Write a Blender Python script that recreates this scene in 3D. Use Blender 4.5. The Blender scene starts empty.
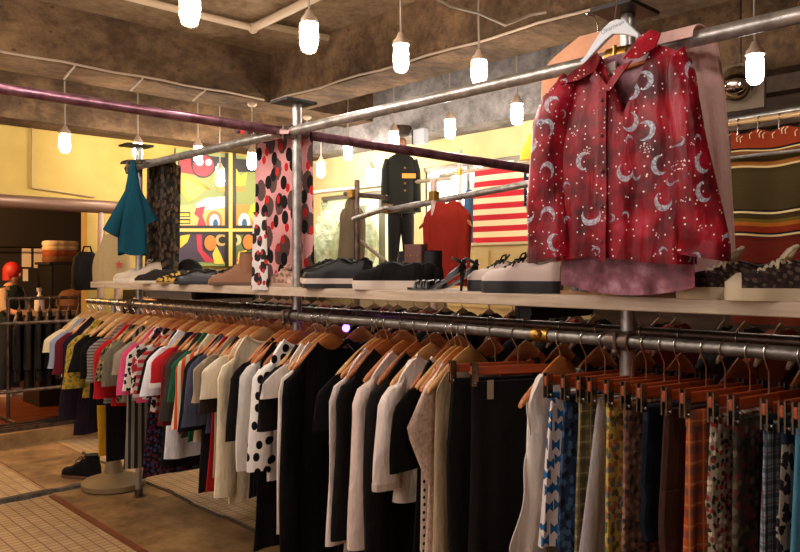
import bpy, math, random
from mathutils import Vector, Matrix
random.seed(7)
C = bpy.context.scene.collection
PI = math.pi
F = 753.0
HZ = 270.0
EYE = 1.6
# ---------------------------------------------------------------- frames
_l = math.hypot(.689, .725)
UX, UY = -.689/_l, .725/_l          # along the rail, away from the viewer
VX, VY = -UY, UX                    # across the rail, towards the viewer
OX, OY = 1.121, 2.11
TH = math.atan2(UY, UX)
def R(u, v, z=0.0):
    return Vector((OX+UX*u+VX*v, OY+UY*u+VY*v, z))
def uv_of(x, y):
    dx, dy = x-OX, y-OY
    return dx*UX+dy*UY, dx*VX+dy*VY
CU, CV = uv_of(0, 0)
def ray(px, py):
    d = Vector(((px-400)/F, 1.0, -(py-HZ)/F))
    return d, d.x*UX+d.y*UY, d.x*VX+d.y*VY
def hit_v(px, py, v0):
    d, du, dv = ray(px, py)
    t = (v0-CV)/dv
    return CU+t*du, v0, EYE+t*d.z
def hit_u(px, py, u0):
    d, du, dv = ray(px, py)
    t = (u0-CU)/du
    return u0, CV+t*dv, EYE+t*d.z
def at(px, py, Y):
    d, du, dv = ray(px, py)
    return CU+Y*du, CV+Y*dv, EYE+Y*d.z
def depth(u, v):
    return R(u, v).y
def zpx(py, u, v):
    return EYE-(py-HZ)*depth(u, v)/F
# ---------------------------------------------------------------- materials
def lin(h):
    h = h.lstrip('#')
    o = []
    for i in (0, 2, 4):
        c = int(h[i:i+2], 16)/255
        o.append(c/12.92 if c <= .04045 else ((c+.055)/1.055)**2.4)
    return (o[0], o[1], o[2], 1.0)
class NT:
    def __init__(s, name):
        s.m = bpy.data.materials.new(name); s.m.use_nodes = True
        s.t = s.m.node_tree; s.t.nodes.clear()
        s.out = s.t.nodes.new('ShaderNodeOutputMaterial')
        s.co = None
    def n(s, ty, **kw):
        nd = s.t.nodes.new(ty)
        for k, v in kw.items():
            setattr(nd, k, v)
        return nd
    def put(s, sock, v):
        if isinstance(v, bpy.types.NodeSocket): s.t.links.new(v, sock)
        elif v is not None: sock.default_value = v
    def obj(s):
        if s.co is None:
            s.co = s.n('ShaderNodeTexCoord').outputs['Object']
        return s.co
    def xyz(s, v=None):
        sp = s.n('ShaderNodeSeparateXYZ'); s.put(sp.inputs[0], v or s.obj()); return sp.outputs
    def comb(s, x, y, z=0.0):
        c = s.n('ShaderNodeCombineXYZ')
        for i, q in enumerate((x, y, z)): s.put(c.inputs[i], q)
        return c.outputs[0]
    def math(s, op, a, b=None, c=None):
        m = s.n('ShaderNodeMath', operation=op)
        for i, q in enumerate((a, b, c)):
            if q is not None: s.put(m.inputs[i], q)
        return m.outputs[0]
    def vec(s, op, a, b=None, scale=None):
        m = s.n('ShaderNodeVectorMath', operation=op)
        s.put(m.inputs[0], a)
        if b is not None: s.put(m.inputs[1], b)
        if scale is not None: s.put(m.inputs['Scale'], scale)
        return m.outputs['Value'] if op in ('LENGTH', 'DISTANCE', 'DOT_PRODUCT') else m.outputs[0]
    def mix(s, f, a, b):
        m = s.n('ShaderNodeMix', data_type='RGBA')
        s.put(m.inputs[0], f); s.put(m.inputs[6], a); s.put(m.inputs[7], b)
        return m.outputs[2]
    def noise(s, scale, detail=4, vec=None, rough=.55):
        m = s.n('ShaderNodeTexNoise'); s.put(m.inputs['Vector'], vec or s.obj())
        m.inputs['Scale'].default_value = scale; m.inputs['Detail'].default_value = detail
        m.inputs['Roughness'].default_value = rough
        return m.outputs[0]
    def vor(s, scale, vec=None, dim='3D', rnd=1.0):
        m = s.n('ShaderNodeTexVoronoi', voronoi_dimensions=dim)
        s.put(m.inputs['Vector'], vec or s.obj()); m.inputs['Scale'].default_value = scale
        m.inputs['Randomness'].default_value = rnd
        return m
    def ramp(s, f, stops, const=False):
        r = s.n('ShaderNodeValToRGB'); s.put(r.inputs[0], f)
        if const: r.color_ramp.interpolation = 'CONSTANT'
        e = r.color_ramp.elements
        while len(e) < len(stops): e.new(.5)
        for i, (p, c) in enumerate(stops):
            e[i].position = p; e[i].color = c if not isinstance(c, str) else lin(c)
        return r.outputs[0]
    def step(s, x, thr): return s.math('GREATER_THAN', x, thr)
    def fin(s, col, rough=.8, metal=0.0, bump=None, bs=.2, bd=.01, sheen=0.0, spec=.5, emit=None, es=0.0, alpha=None, trans=None):
        b = s.n('ShaderNodeBsdfPrincipled')
        s.put(b.inputs['Base Color'], col); s.put(b.inputs['Roughness'], rough)
        b.inputs['Metallic'].default_value = metal
        b.inputs['Specular IOR Level'].default_value = spec
        if sheen: b.inputs['Sheen Weight'].default_value = sheen
        if trans: b.inputs['Transmission Weight'].default_value = trans
        if alpha is not None: s.put(b.inputs['Alpha'], alpha)
        if emit is not None:
            s.put(b.inputs['Emission Color'], emit); b.inputs['Emission Strength'].default_value = es
        if bump is not None:
            bn = s.n('ShaderNodeBump'); bn.inputs['Strength'].default_value = bs; bn.inputs['Distance'].default_value = bd
            s.put(bn.inputs['Height'], bump); s.t.links.new(bn.outputs[0], b.inputs['Normal'])
        s.t.links.new(b.outputs[0], s.out.inputs[0])
        return s.m
_mc = {}
def memo(fn):
    def w(*a, **k):
        key = (fn.__name__, a, tuple(sorted(k.items())))
        if key not in _mc: _mc[key] = fn(*a, **k)
        return _mc[key]
    return w
@memo
def plain(c, rough=.6, metal=0.0, spec=.5):
    t = NT('plain'); return t.fin(lin(c), rough, metal, spec=spec)
def wrk(t):
    return t.noise(1.0, 4, t.vec('MULTIPLY', t.obj(), (9, 9, 3.5)))
@memo
def cloth(c, sheen=0.0):
    t = NT('cloth'); nz = t.noise(38, 3)
    c0 = lin(c); d = tuple(x*.86 for x in c0[:3])+(1,)
    return t.fin(t.mix(nz, d, c0), .9, spec=.2, bump=wrk(t), bs=.6, bd=.045, sheen=sheen)
def hz(t):
    x = t.xyz(); return t.math('ADD', x[0], x[1]), x[2]
@memo
def striped(c1, c2, per=.06, duty=.5, vertical=False, c3=None):
    t = NT('striped'); h, z = hz(t)
    f = t.math('FRACT', t.math('MULTIPLY', h if vertical else z, 1/per))
    col = t.mix(t.step(f, duty), lin(c1), lin(c2))
    if c3: col = t.mix(t.step(f, .86), col, lin(c3))
    return t.fin(col, .9, spec=.2, bump=wrk(t), bs=.6, bd=.03)
@memo
def plaid(base, ca, cb, per=.09):
    t = NT('plaid'); h, z = hz(t)
    def band(q, p, a, b):
        f = t.math('FRACT', t.math('MULTIPLY', q, 1/p))
        return t.math('MULTIPLY', t.step(f, a), t.math('LESS_THAN', f, b))
    col = t.mix(t.math('MULTIPLY', band(h, per, .1, .45), .75), lin(base), lin(ca))
    col = t.mix(t.math('MULTIPLY', band(z, per, .1, .45), .6), col, lin(ca))
    col = t.mix(t.math('MULTIPLY', band(h, per, .6, .72), .8), col, lin(cb))
    col = t.mix(t.math('MULTIPLY', band(z, per, .6, .72), .6), col, lin(cb))
    return t.fin(col, .9, spec=.2, bump=wrk(t), bs=.6, bd=.03)
@memo
def dotted(base, dot, scale=28, size=.25, rnd=.25):
    t = NT('dotted'); h, z = hz(t); v = t.vor(scale, t.comb(h, z), '2D', rnd)
    return t.fin(t.mix(t.math('LESS_THAN', v.outputs['Distance'], size), lin(base), lin(dot)), .9, spec=.2, bump=wrk(t), bs=.6, bd=.03)
@memo
def floral(base, *cols, scale=40, size=.40):
    t = NT('floral'); h, z = hz(t); p = t.comb(h, z)
    wob = t.vec('ADD', p, t.vec('SCALE', t.vec('SUBTRACT', t.n('ShaderNodeTexNoise').outputs['Color'], (.5, .5, .5)), scale=.0))
    v = t.vor(scale, p, '2D'); nz = t.noise(60, 3, p)
    d = t.math('ADD', v.outputs['Distance'], t.math('MULTIPLY', t.math('SUBTRACT', nz, .5), .9))
    sel = t.xyz(v.outputs['Color'])[0]
    k = len(cols)
    col = t.ramp(sel, [(i/k, c) for i, c in enumerate(cols)], True) if k > 1 else lin(cols[0])
    return t.fin(t.mix(t.math('LESS_THAN', d, size), lin(base), col), .9, spec=.2, bump=wrk(t), bs=.6, bd=.03)
def wood(c1, c2, scale=9, rough=.45):
    t = NT('wood'); x = t.xyz()
    p = t.comb(t.math('MULTIPLY', x[0], 6.0), x[1], t.math('MULTIPLY', x[2], 6.0))
    n = t.noise(scale, 5, p)
    return t.fin(t.ramp(n, [(.3, c1), (.7, c2)]), rough, bump=n, bs=.1, bd=.005)
def concrete(c1, c2, c3, sc=1.6, stretch=(1, 1, 1)):
    t = NT('concrete'); p = t.vec('MULTIPLY', t.obj(), stretch)
    n1 = t.noise(sc*1.3, 10, p, .72); n2 = t.noise(sc*9, 8, p, .7); n3 = t.noise(sc*.6, 4, p, .6)
    f = t.math('ADD', t.math('MULTIPLY', n1, .62), t.math('ADD', t.math('MULTIPLY', n2, .26), t.math('MULTIPLY', n3, .12)))
    col = t.ramp(f, [(.36, c1), (.48, c2), (.62, c3)])
    pit = t.vor(sc*6, p); col = t.mix(t.math('MULTIPLY', t.math('LESS_THAN', pit.outputs['Distance'], .09), .6), col, lin(c1))
    return t.fin(col, .95, spec=.12, bump=t.math('ADD', n2, n1), bs=.7, bd=.03)
STEEL = (lambda: (lambda t: t.fin(t.ramp(t.noise(22, 5), [(.35, '#8f8a84'), (.7, '#c4beb6')]), .36, .7, bump=t.noise(60, 3), bs=.05))(NT('galvanised steel')))()
STEEL_R = (lambda: (lambda t: t.fin(t.ramp(t.noise(22, 5), [(.35, '#5f5b55'), (.7, '#8d877e')]), .38, .7, bump=t.noise(60, 3), bs=.05))(NT('dull rail steel')))()
STEEL_D = (lambda: (lambda t: t.fin(t.ramp(t.noise(18, 5), [(.35, '#4f4238'), (.7, '#7d6a5c')]), .42, .8))(NT('worn steel')))()
STEEL_P = (lambda: (lambda t: t.fin(t.ramp(t.noise(18, 5), [(.35, '#5f3a44'), (.7, '#8e6672')]), .33, .75))(NT('dark reddish steel')))()
WIRE = plain('#c9c2b8', .25, 1.0)
BRASS = plain('#a8803c', .35, 1.0)
BLACKM = plain('#16130f', .5, .3)
WOODS = [wood('#a85f2c', '#c97f42'), wood('#8c4720', '#b3662f'), wood('#b98248', '#d6a768'), wood('#6d5138', '#8f7050')]
WOOD_R = wood('#8f3712', '#b04e1d')
WHITE = plain('#e8e4dc', .5)
BLACKC = cloth('#14100e')
# ---------------------------------------------------------------- mesh builder
class MB:
    def __init__(s): s.v = []; s.f = []; s.mi = []; s.cur = 0
    def face(s, *i): s.f.append(tuple(i)); s.mi.append(s.cur)
    def add(s, vs, fs):
        b = len(s.v); s.v += [tuple(p) for p in vs]
        for q in fs: s.face(*[b+i for i in q])
        return s
    def box(s, x0, x1, y0, y1, z0, z1):
        return s.add([(x0,y0,z0),(x1,y0,z0),(x1,y1,z0),(x0,y1,z0),(x0,y0,z1),(x1,y0,z1),(x1,y1,z1),(x0,y1,z1)],
                     [(0,3,2,1),(4,5,6,7),(0,1,5,4),(1,2,6,5),(2,3,7,6),(3,0,4,7)])
    def loft(s, rings, cap0=True, cap1=True, closed=True):
        n = len(rings[0]); b = len(s.v)
        for r in rings: s.v += [tuple(p) for p in r]
        for i in range(len(rings)-1):
            for k in range(n if closed else n-1):
                k2 = (k+1) % n
                s.face(b+i*n+k, b+i*n+k2, b+(i+1)*n+k2, b+(i+1)*n+k)
        if cap0: s.face(*[b+k for k in range(n)][::-1])
        if cap1: s.face(*[b+(len(rings)-1)*n+k for k in range(n)])
        return s
    def tube(s, pts, r, n=10, ry=None, up=None, cap=True):
        pts = [Vector(p) for p in pts]; m = len(pts)
        rr = r if isinstance(r, (list, tuple)) else [r]*m
        r2 = rr if ry is None else (ry if isinstance(ry, (list, tuple)) else [ry]*m)
        t0 = (pts[1]-pts[0]).normalized()
        ref = Vector(up) if up else (Vector((0,0,1)) if abs(t0.z) < .9 else Vector((1,0,0)))
        rings = []; nrm = None
        for i, p in enumerate(pts):
            t = (pts[min(i+1, m-1)]-pts[max(i-1, 0)])
            t = t.normalized() if t.length > 1e-9 else t0
            a = ref if (nrm is None or up) else nrm
            a = a-t*a.dot(t)
            if a.length < 1e-6: a = Vector((1,0,0))-t*t.x
            a.normalize(); nrm = a; bb = t.cross(a)
            rings.append([p+a*(math.cos(2*PI*k/n)*rr[i])+bb*(math.sin(2*PI*k/n)*r2[i]) for k in range(n)])
        return s.loft(rings, cap, cap)
    def lathe(s, prof, n=16, c=(0,0,0), cap=True):
        return s.loft([[(c[0]+r*math.cos(2*PI*k/n), c[1]+r*math.sin(2*PI*k/n), c[2]+z) for k in range(n)] for r, z in prof], cap, cap)
    def ball(s, c, rx, ry=None, rz=None, n=12, m=8):
        ry = ry or rx; rz = rz or rx
        return s.loft([[(c[0]+rx*max(math.sin(PI*i/m), .02)*math.cos(2*PI*k/n), c[1]+ry*max(math.sin(PI*i/m), .02)*math.sin(2*PI*k/n), c[2]-rz*math.cos(PI*i/m)) for k in range(n)] for i in range(m+1)])
    def grid(s, fn, nu, nv):
        b = len(s.v)
        for i in range(nu+1):
            for j in range(nv+1): s.v.append(tuple(fn(i/nu, j/nv)))
        for i in range(nu):
            for j in range(nv):
                a = b+i*(nv+1)+j; s.face(a, a+1, a+nv+2, a+nv+1)
        return s
    def sheet(s, fn, nu, nv, th=(0, .004, 0)):
        b = len(s.v); N = (nu+1)*(nv+1)
        for off in (0, 1):
            for i in range(nu+1):
                for j in range(nv+1):
                    p = fn(i/nu, j/nv); s.v.append((p[0]+th[0]*off, p[1]+th[1]*off, p[2]+th[2]*off))
        q = lambda i, j: b+i*(nv+1)+j
        for i in range(nu):
            for j in range(nv):
                s.face(q(i,j), q(i,j+1), q(i+1,j+1), q(i+1,j)); s.face(N+q(i,j), N+q(i+1,j), N+q(i+1,j+1), N+q(i,j+1))
        for i in range(nu):
            s.face(q(i,0), q(i+1,0), N+q(i+1,0), N+q(i,0)); s.face(q(i,nv), N+q(i,nv), N+q(i+1,nv), q(i+1,nv))
        for j in range(nv):
            s.face(q(0,j), N+q(0,j), N+q(0,j+1), q(0,j+1)); s.face(q(nu,j), q(nu,j+1), N+q(nu,j+1), N+q(nu,j))
        return s
    def prism(s, poly, fn, d0, d1):
        n = len(poly); b = len(s.v)
        s.v += [tuple(fn(p, d0)) for p in poly]+[tuple(fn(p, d1)) for p in poly]
        s.face(*[b+k for k in range(n)]); s.face(*[b+n+k for k in range(n)][::-1])
        for k in range(n):
            s.face(b+k, b+n+k, b+n+(k+1) % n, b+(k+1) % n)
        return s
    def mesh(s, name, mats, smooth=True):
        me = bpy.data.meshes.new(name); me.from_pydata(s.v, [], s.f)
        mats = mats if isinstance(mats, (list, tuple)) else [mats]
        for m in mats: me.materials.append(m)
        if len(mats) > 1: me.polygons.foreach_set('material_index', s.mi)
        import bmesh
        bm = bmesh.new(); bm.from_mesh(me); bmesh.ops.recalc_face_normals(bm, faces=bm.faces); bm.to_mesh(me); bm.free()
        if smooth:
            me.polygons.foreach_set('use_smooth', [True]*len(me.polygons))
            try: me.set_sharp_from_angle(angle=math.radians(42))
            except Exception: pass
        me.update(); return me
    def build(s, name, mats, parent=None, smooth=True, label=None):
        o = bpy.data.objects.new(name, s.mesh(name, mats, smooth)); C.objects.link(o)
        if parent is not None: o.parent = parent
        if label: o['label'] = label
        return o
LABELS = {}
def tag(o, label, cat, group=None, kind=None):
    o['label'] = label; o['category'] = cat
    if group: o['group'] = group
    if kind: o['kind'] = kind
    return o
def T(name, label, cat, u, v, z=0.0, rz=0.0, group=None, frame=True):
    o = bpy.data.objects.new(name, None); C.objects.link(o); o.empty_display_size = .05
    o.location = R(u, v, z); o.rotation_euler = (0, 0, TH+rz if frame else rz)
    return tag(o, label, cat, group)
def place(o, u=0, v=0, z=0, rz=0):
    o.location = R(u, v, z); o.rotation_euler = (0, 0, TH+rz); return o
def S(name, mb, m, smooth=False):       # part of the setting, built in the rail frame
    o = mb.build(name, m, None, smooth); o.location = (OX, OY, 0); o.rotation_euler = (0, 0, TH); o['kind'] = 'structure'; return o
def copy_tree(o, parent=None):
    c = o.copy(); C.objects.link(c)
    if parent is not None: c.parent = parent
    for ch in list(o.children): copy_tree(ch, c)
    return c
def W(mb_fn, o):                        # world points -> local of a rail-frame object at R(0,0,0)
    return o
# ================================================================= SETTING
CEIL = 3.6
U1, V0, V1, U0 = 6.75, -3.3, 4.2, -4.0
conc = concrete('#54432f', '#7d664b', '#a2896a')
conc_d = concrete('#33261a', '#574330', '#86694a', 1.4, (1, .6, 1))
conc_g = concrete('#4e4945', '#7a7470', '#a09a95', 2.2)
# floor: mosaic tile field
t = NT('mosaic tile floor'); br = t.n('ShaderNodeTexBrick')
br.offset = 0.0; t.put(br.inputs['Vector'], t.obj())
br.inputs['Scale'].default_value = 1.0; br.inputs['Brick Width'].default_value = .05; br.inputs['Row Height'].default_value = .075
br.inputs['Mortar Size'].default_value = .0045; br.inputs['Mortar Smooth'].default_value = .3
br.inputs['Color1'].default_value = lin('#c8ab7f'); br.inputs['Color2'].default_value = lin('#b89a6e'); br.inputs['Mortar'].default_value = lin('#835a40')
n = t.noise(1.3, 6); col = t.mix(t.math('MULTIPLY', t.step(n, .58), .25), br.outputs[0], lin('#8a7358'))
TILE = t.fin(col, .45, spec=.4, bump=br.outputs['Fac'], bs=-.4, bd=.004)
t = NT('worn brown screed'); n1 = t.noise(2.5, 8, rough=.65); n2 = t.noise(22, 5)
col = t.ramp(n1, [(.32, '#5a4428'), (.5, '#8c6c44'), (.68, '#b08d5c')])
SCREED = t.fin(col, .7, spec=.3, bump=t.math('ADD', n1, t.math('MULTIPLY', n2, .3)), bs=.5, bd=.02)
S('floor', MB().box(U0, 6.55, V0, V1, -.1, 0), TILE)
S('trim_1', MB().box(-1.6, 6.55, -.24, .36, 0, .008), SCREED)          # screed strip the rack stands on
t = NT('red border tiles'); br = t.n('ShaderNodeTexBrick'); t.put(br.inputs['Vector'], t.obj()); br.offset = 0
br.inputs['Scale'].default_value = 1; br.inputs['Brick Width'].default_value = .16; br.inputs['Row Height'].default_value = .05
br.inputs['Mortar Size'].default_value = .004
br.inputs['Color1'].default_value = lin('#8a4a2c'); br.inputs['Color2'].default_value = lin('#6f3a24'); br.inputs['Mortar'].default_value = lin('#54402f')
S('trim_2', MB().box(-1.6, 4.8, .36, .405, 0, .006), t.fin(br.outputs[0], .5))
mb = MB(); mb.tube([(u, -.245+.012*math.sin(u*7)+.006*math.sin(u*23), .006) for u in [i*.1-1 for i in range(70)]], .016, 6)
S('trim_3', mb, plain('#4d3c2c', .9))
# broken threshold strip crossing the tiles
mb = MB(); rings = []
for i in range(31):
    v = .12+2.6*i/30; j = .010*math.sin(i*2.3)+.008*math.sin(i*5.1); w = .036+.008*math.sin(i*1.7); h = .03+.006*math.sin(i*3.1)
    rings.append([(4.88-w+j, v, 0), (4.88-w*.8+j, v, h), (4.88+w*.8+j, v, h*.9), (4.88+w+j, v, 0)])
mb.loft(rings); S('trim_4', mb, concrete('#3a3630', '#5c564d', '#7a7265', 8), True)
mb = MB(); mb.lathe([(.05, 0), (.055, .008), (.04, .012), (.005, .012)], 16, (5.6, .62, 0)); S('trim_5', mb, plain('#4a3a26', .6, .5), True)
# raised floor and threshold of the doorway to the next room
wood_floor = wood('#4a2412', '#77401f', 2.0, .3)
S('trim_6', MB().box(6.55, 6.9, -1.2, V1, -.1, .13), SCREED)
mb = MB(); mb.box(6.9, 10.2, -3.0, V1, -.1, .12); S('trim_7', mb, wood_floor)
mb = MB()
for uu in (6.62, 6.72, 6.84): mb.box(uu, uu+.035, -.95, V1, .13, .165)
S('trim_8', mb, STEEL_D)
# ceiling and beams
S('ceiling', MB().box(U0, 10.2, V0-.3, V1, CEIL, CEIL+.15), conc)
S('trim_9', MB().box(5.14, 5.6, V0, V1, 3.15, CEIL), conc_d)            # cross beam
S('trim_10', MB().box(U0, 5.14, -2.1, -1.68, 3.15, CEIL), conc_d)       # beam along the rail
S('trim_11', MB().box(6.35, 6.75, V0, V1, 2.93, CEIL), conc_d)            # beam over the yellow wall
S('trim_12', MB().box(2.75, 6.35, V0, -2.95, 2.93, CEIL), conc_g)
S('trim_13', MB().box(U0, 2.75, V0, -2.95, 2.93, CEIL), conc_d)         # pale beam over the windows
# yellow end wall with the doorway to the next room
t = NT('yellow paint'); n = t.noise(2, 5)
YEL = t.fin(t.ramp(n, [(.3, '#a78a42'), (.7, '#bd9f56')]), .7, spec=.2, bump=t.noise(6, 6), bs=.25, bd=.01)
DV = hit_u(87, 240, 6.75)[1]
mb = MB(); mb.box(6.75, 6.9, V0-.2, DV, 0, 2.93); mb.box(6.75, 6.9, DV, V1, 2.22, 2.93); mb.box(6.75, 6.9, 3.6, V1, .1, 2.22)
S('wall_left', mb, YEL)
# next room shell
DARK = plain('#221a15', .7); DARKB = plain('#2b2a2c', .5)
S('wall_rear', MB().box(10.1, 10.2, -3.0, V1, .1, 2.9), DARKB)
mb = MB(); mb.box(6.9, 10.1, V1-.1, V1, .1, 2.9); mb.box(6.9, 10.1, -2.0, -1.9, .1, 2.9); S('wall_inner', mb, DARK)
S('trim_14', MB().box(6.9, 10.1, -3.0, V1, 2.75, 2.85), DARK)
# window wall behind the rack
t = NT('cream paint'); n = t.noise(2, 5)
CREAM = t.fin(t.ramp(n, [(.3, '#c9b47c'), (.7, '#dccb98')]), .7, spec=.2, bump=t.noise(6, 6), bs=.2, bd=.01)
wa = (3.0, 4.75, 1.84, 2.66); wb = (4.95, 6.5, 1.35, 2.48)
mb = MB()
mb.box(4.75, 4.95, V0-.15, V0, 0, 2.93); mb.box(6.5, 6.75, V0-.15, V0, 0, 2.93)
mb.box(3.0, 4.75, V0-.15, V0, 0, 1.84); mb.box(3.0, 4.75, V0-.15, V0, 2.66, 2.93)
mb.box(4.95, 6.5, V0-.15, V0, 0, 1.35); mb.box(4.95, 6.5, V0-.15, V0, 2.48, 2.93)
mb.box(2.75, 3.0, V0-.15, V0, 0, CEIL)
S('wall_back', mb, CREAM)
t = NT('brown boards'); DKW = t.fin(t.ramp(t.noise(3, 6, t.vec('MULTIPLY', t.obj(), (1, 1, 6))), [(.3, '#2a1d14'), (.7, '#4b3a2b')]), .7, spec=.2)
S('wall_right', MB().box(U0, 2.75, V0-.15, V0, 0, CEIL), DKW)
S('wall_front', MB().box(U0, 10.2, V1, V1+.15, 0, CEIL), conc)
S('wall_near', MB().box(U0-.15, U0, V0, V1, 0, CEIL), conc)
GLASS = (lambda t: t.fin(lin('#ffffff'), .3, emit=lin('#fff6e6'), es=5.0))(NT('bright daylight pane'))
t = NT('frosted pane'); n = t.noise(5, 4)
GLASS2 = t.fin(lin('#cfd8b0'), .3, emit=t.ramp(n, [(.35, '#c6cf9c'), (.65, '#f3eecf')]), es=.35)
FRAME = plain('#7b7468', .5, .4)
for nm, (a, b, c, d), g in (('window_1', wa, GLASS), ('window_2', wb, GLASS2)):
    w = S(nm, MB().box(a, b, V0-.12, V0-.10, c, d), g)
    mb = MB()
    for k in range(4):
        x = a+(b-a)*k/3; mb.box(x-.02, x+.02, V0-.10, V0-.04, c, d)
    mb.box(a, b, V0-.10, V0-.04, c-.0, c+.04); mb.box(a, b, V0-.10, V0-.02, d-.04, d)
    mb.build('window_frame', FRAME, w, False)
def pv(px, py, v0): return hit_v(px, py, v0)
mb = MB(); x0 = pv(528, 130, V0)[0]; mb.box(x0-.16, x0, V0, V0+.12, 0, 2.93); S('trim_16', mb, CREAM)
mb = MB(); a = pv(560, 100, V0+.05)[0]; b = pv(800, 100, V0+.05)[0]
mb.box(b-1.0, a-.6, V0, V0+.10, 2.6, 2.68); mb.box(b-1.0, a-.6, V0, V0+.16, 2.82, 3.0); S('trim_17', mb, wood('#3a281b', '#5d4632', 3, .7))
# ================================================================= PIPE RACK
RZ = 1.363; BZ = 2.315
PU = [hit_v(628, 100, -.055)[0], hit_v(297, 100, -.055)[0], hit_v(139, 100, -.055)[0]]
rack = T('pipe_rack', 'scaffold pipe clothes rack with front and rear rails carrying hanging clothes and shelf', 'clothes rack', 0, 0)
def rk(nm, mb, m, **k): return mb.build(nm, m, rack, True, **k)
def pipe(a, b, r, n=14): return MB().tube([a, b], r, n)
rk('top_pipe', pipe((4.42, 0, BZ), (-1.5, 0, BZ), .0245), STEEL)
rk('front_rail', pipe((5.13, 0, RZ), (-1.5, 0, RZ), .0215), STEEL_R)
rk('rear_rail', pipe((5.13, -.38, RZ), (-1.5, -.38, RZ), .0215), STEEL_D)
a = at(-30, 83.7, 3.55); b = at(552, 172.5, 4.35)
rk('cross_pipe', pipe(a, b, .026), STEEL_P, label='dark reddish pipe crossing in front')
for u in PU+[-1.35]:
    rk('post', pipe((u, -.055, 0), (u, -.055, 2.47), .0245), STEEL)
    mb = MB(); mb.box(u-.075, u+.075, -.13, .06, 2.465, 2.478); rk('post_cap', mb, BLACKM)
    mb = MB(); mb.lathe([(.045, 0), (.05, .01), (.03, .015), (.027, .06)], 14, (u, -.055, 0)); rk('foot', mb, STEEL_D)
    for zz, vv in ((BZ, -.028), (RZ, -.028)):
        mb = MB(); mb.tube([(u-.04, 0, zz), (u+.04, 0, zz)], .032, 12); mb.box(u-.02, u+.02, -.06, -.0, zz-.032, zz+.032)
        mb.tube([(u, .03, zz+.03), (u, .03, zz-.035)], .007, 8); mb.ball((u, .03, zz-.035), .013)
        rk('clamp', mb, BRASS if (u == PU[0] and zz == BZ) else STEEL_D)
uc = hit_v(539, 334, .02)[0]
mb = MB(); mb.tube([(uc-.035, 0, RZ), (uc+.035, 0, RZ)], .027, 12); mb.ball((uc, .026, RZ+.004), .016)
rk('rail_joint', mb, BRASS, label='brass joint on the front rail')
ue = hit_v(527, 318, -.08)[0]
rk('shelf_bearer', pipe((ue, -.5, 1.437), (ue, -.07, 1.437), .030), BLACKM)
rk('shelf_bearer', pipe((3.6, -.5, 1.44), (3.6, -.07, 1.44), .028), BLACKM)
# near pipe on the left joins the cross pipe; base with a weighted foot
base = T('weighted_stand', 'round weighted stand base with upright pole under the left end of the rack', 'stand', 4.70, -.02, .008)
mb = MB(); mb.lathe([(.21, 0), (.225, .012), (.225, .045), (.205, .06), (.12, .085), (.07, .11), (.05, .19), (.035, .24)], 28); mb.build('base', plain('#86704c', .55), base)
MB().tube([(0, 0, .23), (0, 0, RZ-.036)], .019, 12).build('pole', STEEL, base)
MB().lathe([(.03, -.02), (.032, 0), (.03, .02)], 12, (0, 0, .26)).build('collar', BLACKM, base)
# shelf boards
seam = hit_v(254, 290, .05)[0]
t = NT('shelf board'); x = t.xyz(); p = t.comb(x[0], t.math('MULTIPLY', x[1], 9.), t.math('MULTIPLY', x[2], 9.))
SHELF = t.fin(t.ramp(t.noise(5, 6, p), [(.3, '#a8937c'), (.7, '#cdb9a0')]), .6, bump=t.noise(12, 5, p), bs=.1)
SZ = 1.512
for a, b, lb in ((seam+.002, 4.96, 'left end pale shelf board above the rail, under bag and boots'), (-1.5, seam-.002, 'long pale shelf board above the rail, under the row of shoes')):
    o = MB().box(a, b, -.46, .05, 1.468, SZ).build('shelf_board', SHELF, None, False); place(o); tag(o, lb, 'shelf')
    m = o.modifiers.new('b', 'BEVEL'); m.width = .003
    mb = MB()
    e = seam+.03 if b > 4 else seam-.03
    mb.lathe([(.007, 0), (.007, .003), (.002, .004)], 10, (e, .02, SZ)); mb.build('screw', STEEL, o)
# ================================================================= HANGERS
def hook_mb(drop):
    pts = []
    for i in range(13):
        a = math.radians(205-i*17.5)        # from behind, over the rail, to the front
        pts.append((0, .0265*math.cos(a), .0265*math.sin(a)))
    pts += [(0, .022, -.022), (0, .008, -.045), (0, 0, -.06), (0, 0, drop)]
    return MB().tube(pts, .0021, 6)
def arms_mb(w=.205, drop=-.088):
    mb = MB(); rings = []
    N = 22
    for i in range(N+1):
        y = -w+2*w*i/N; q = abs(y)/w
        z = drop-.02-.118*q**1.2+.012*math.sin(q*PI)
        h = .030*(1-q)**1.5+.0135; tx = .008+.006*q
        if i in (0, N): h *= .6; tx *= .6
        x = .022*q*q
        rings.append([(x+tx*math.cos(2*PI*k/10), y, z+h*math.sin(2*PI*k/10)) for k in range(10)])
    return mb.loft(rings)
hook_me = hook_mb(-.092).mesh('hook', WIRE); arm_me = [arms_mb().mesh('arms', w) for w in WOODS]
def mobj(nm, me, parent):
    o = bpy.data.objects.new(nm, me); C.objects.link(o); o.parent = parent; return o
def proto_clip(w):
    r = bpy.data.objects.new('clip_hanger', None); C.objects.link(r)
    hook_mb(-.118).build('hook', WIRE, r)
    mb = MB(); mb.box(-.0065, .0065, -.19, .19, -.150, -.118); o = mb.build('bar', w, r, False); m = o.modifiers.new('b', 'BEVEL'); m.width = .004; m.segments = 2
    for s in (-1, 1):
        mb = MB(); mb.box(-.011, -.006, s*.176-.012, s*.176+.012, -.19, -.106); mb.box(.006, .011, s*.176-.012, s*.176+.012, -.19, -.106)
        mb.tube([(-.016, s*.176, -.14), (.016, s*.176, -.14)], .005, 8); mb.ball((-.015, s*.176, -.178), .006, n=8, m=6)
        mb.build('clip', [plain('#8f8a84', .25, 1.0), plain('#17120e', .4)][0 if s > 0 else 1], r)
    return r
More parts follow.
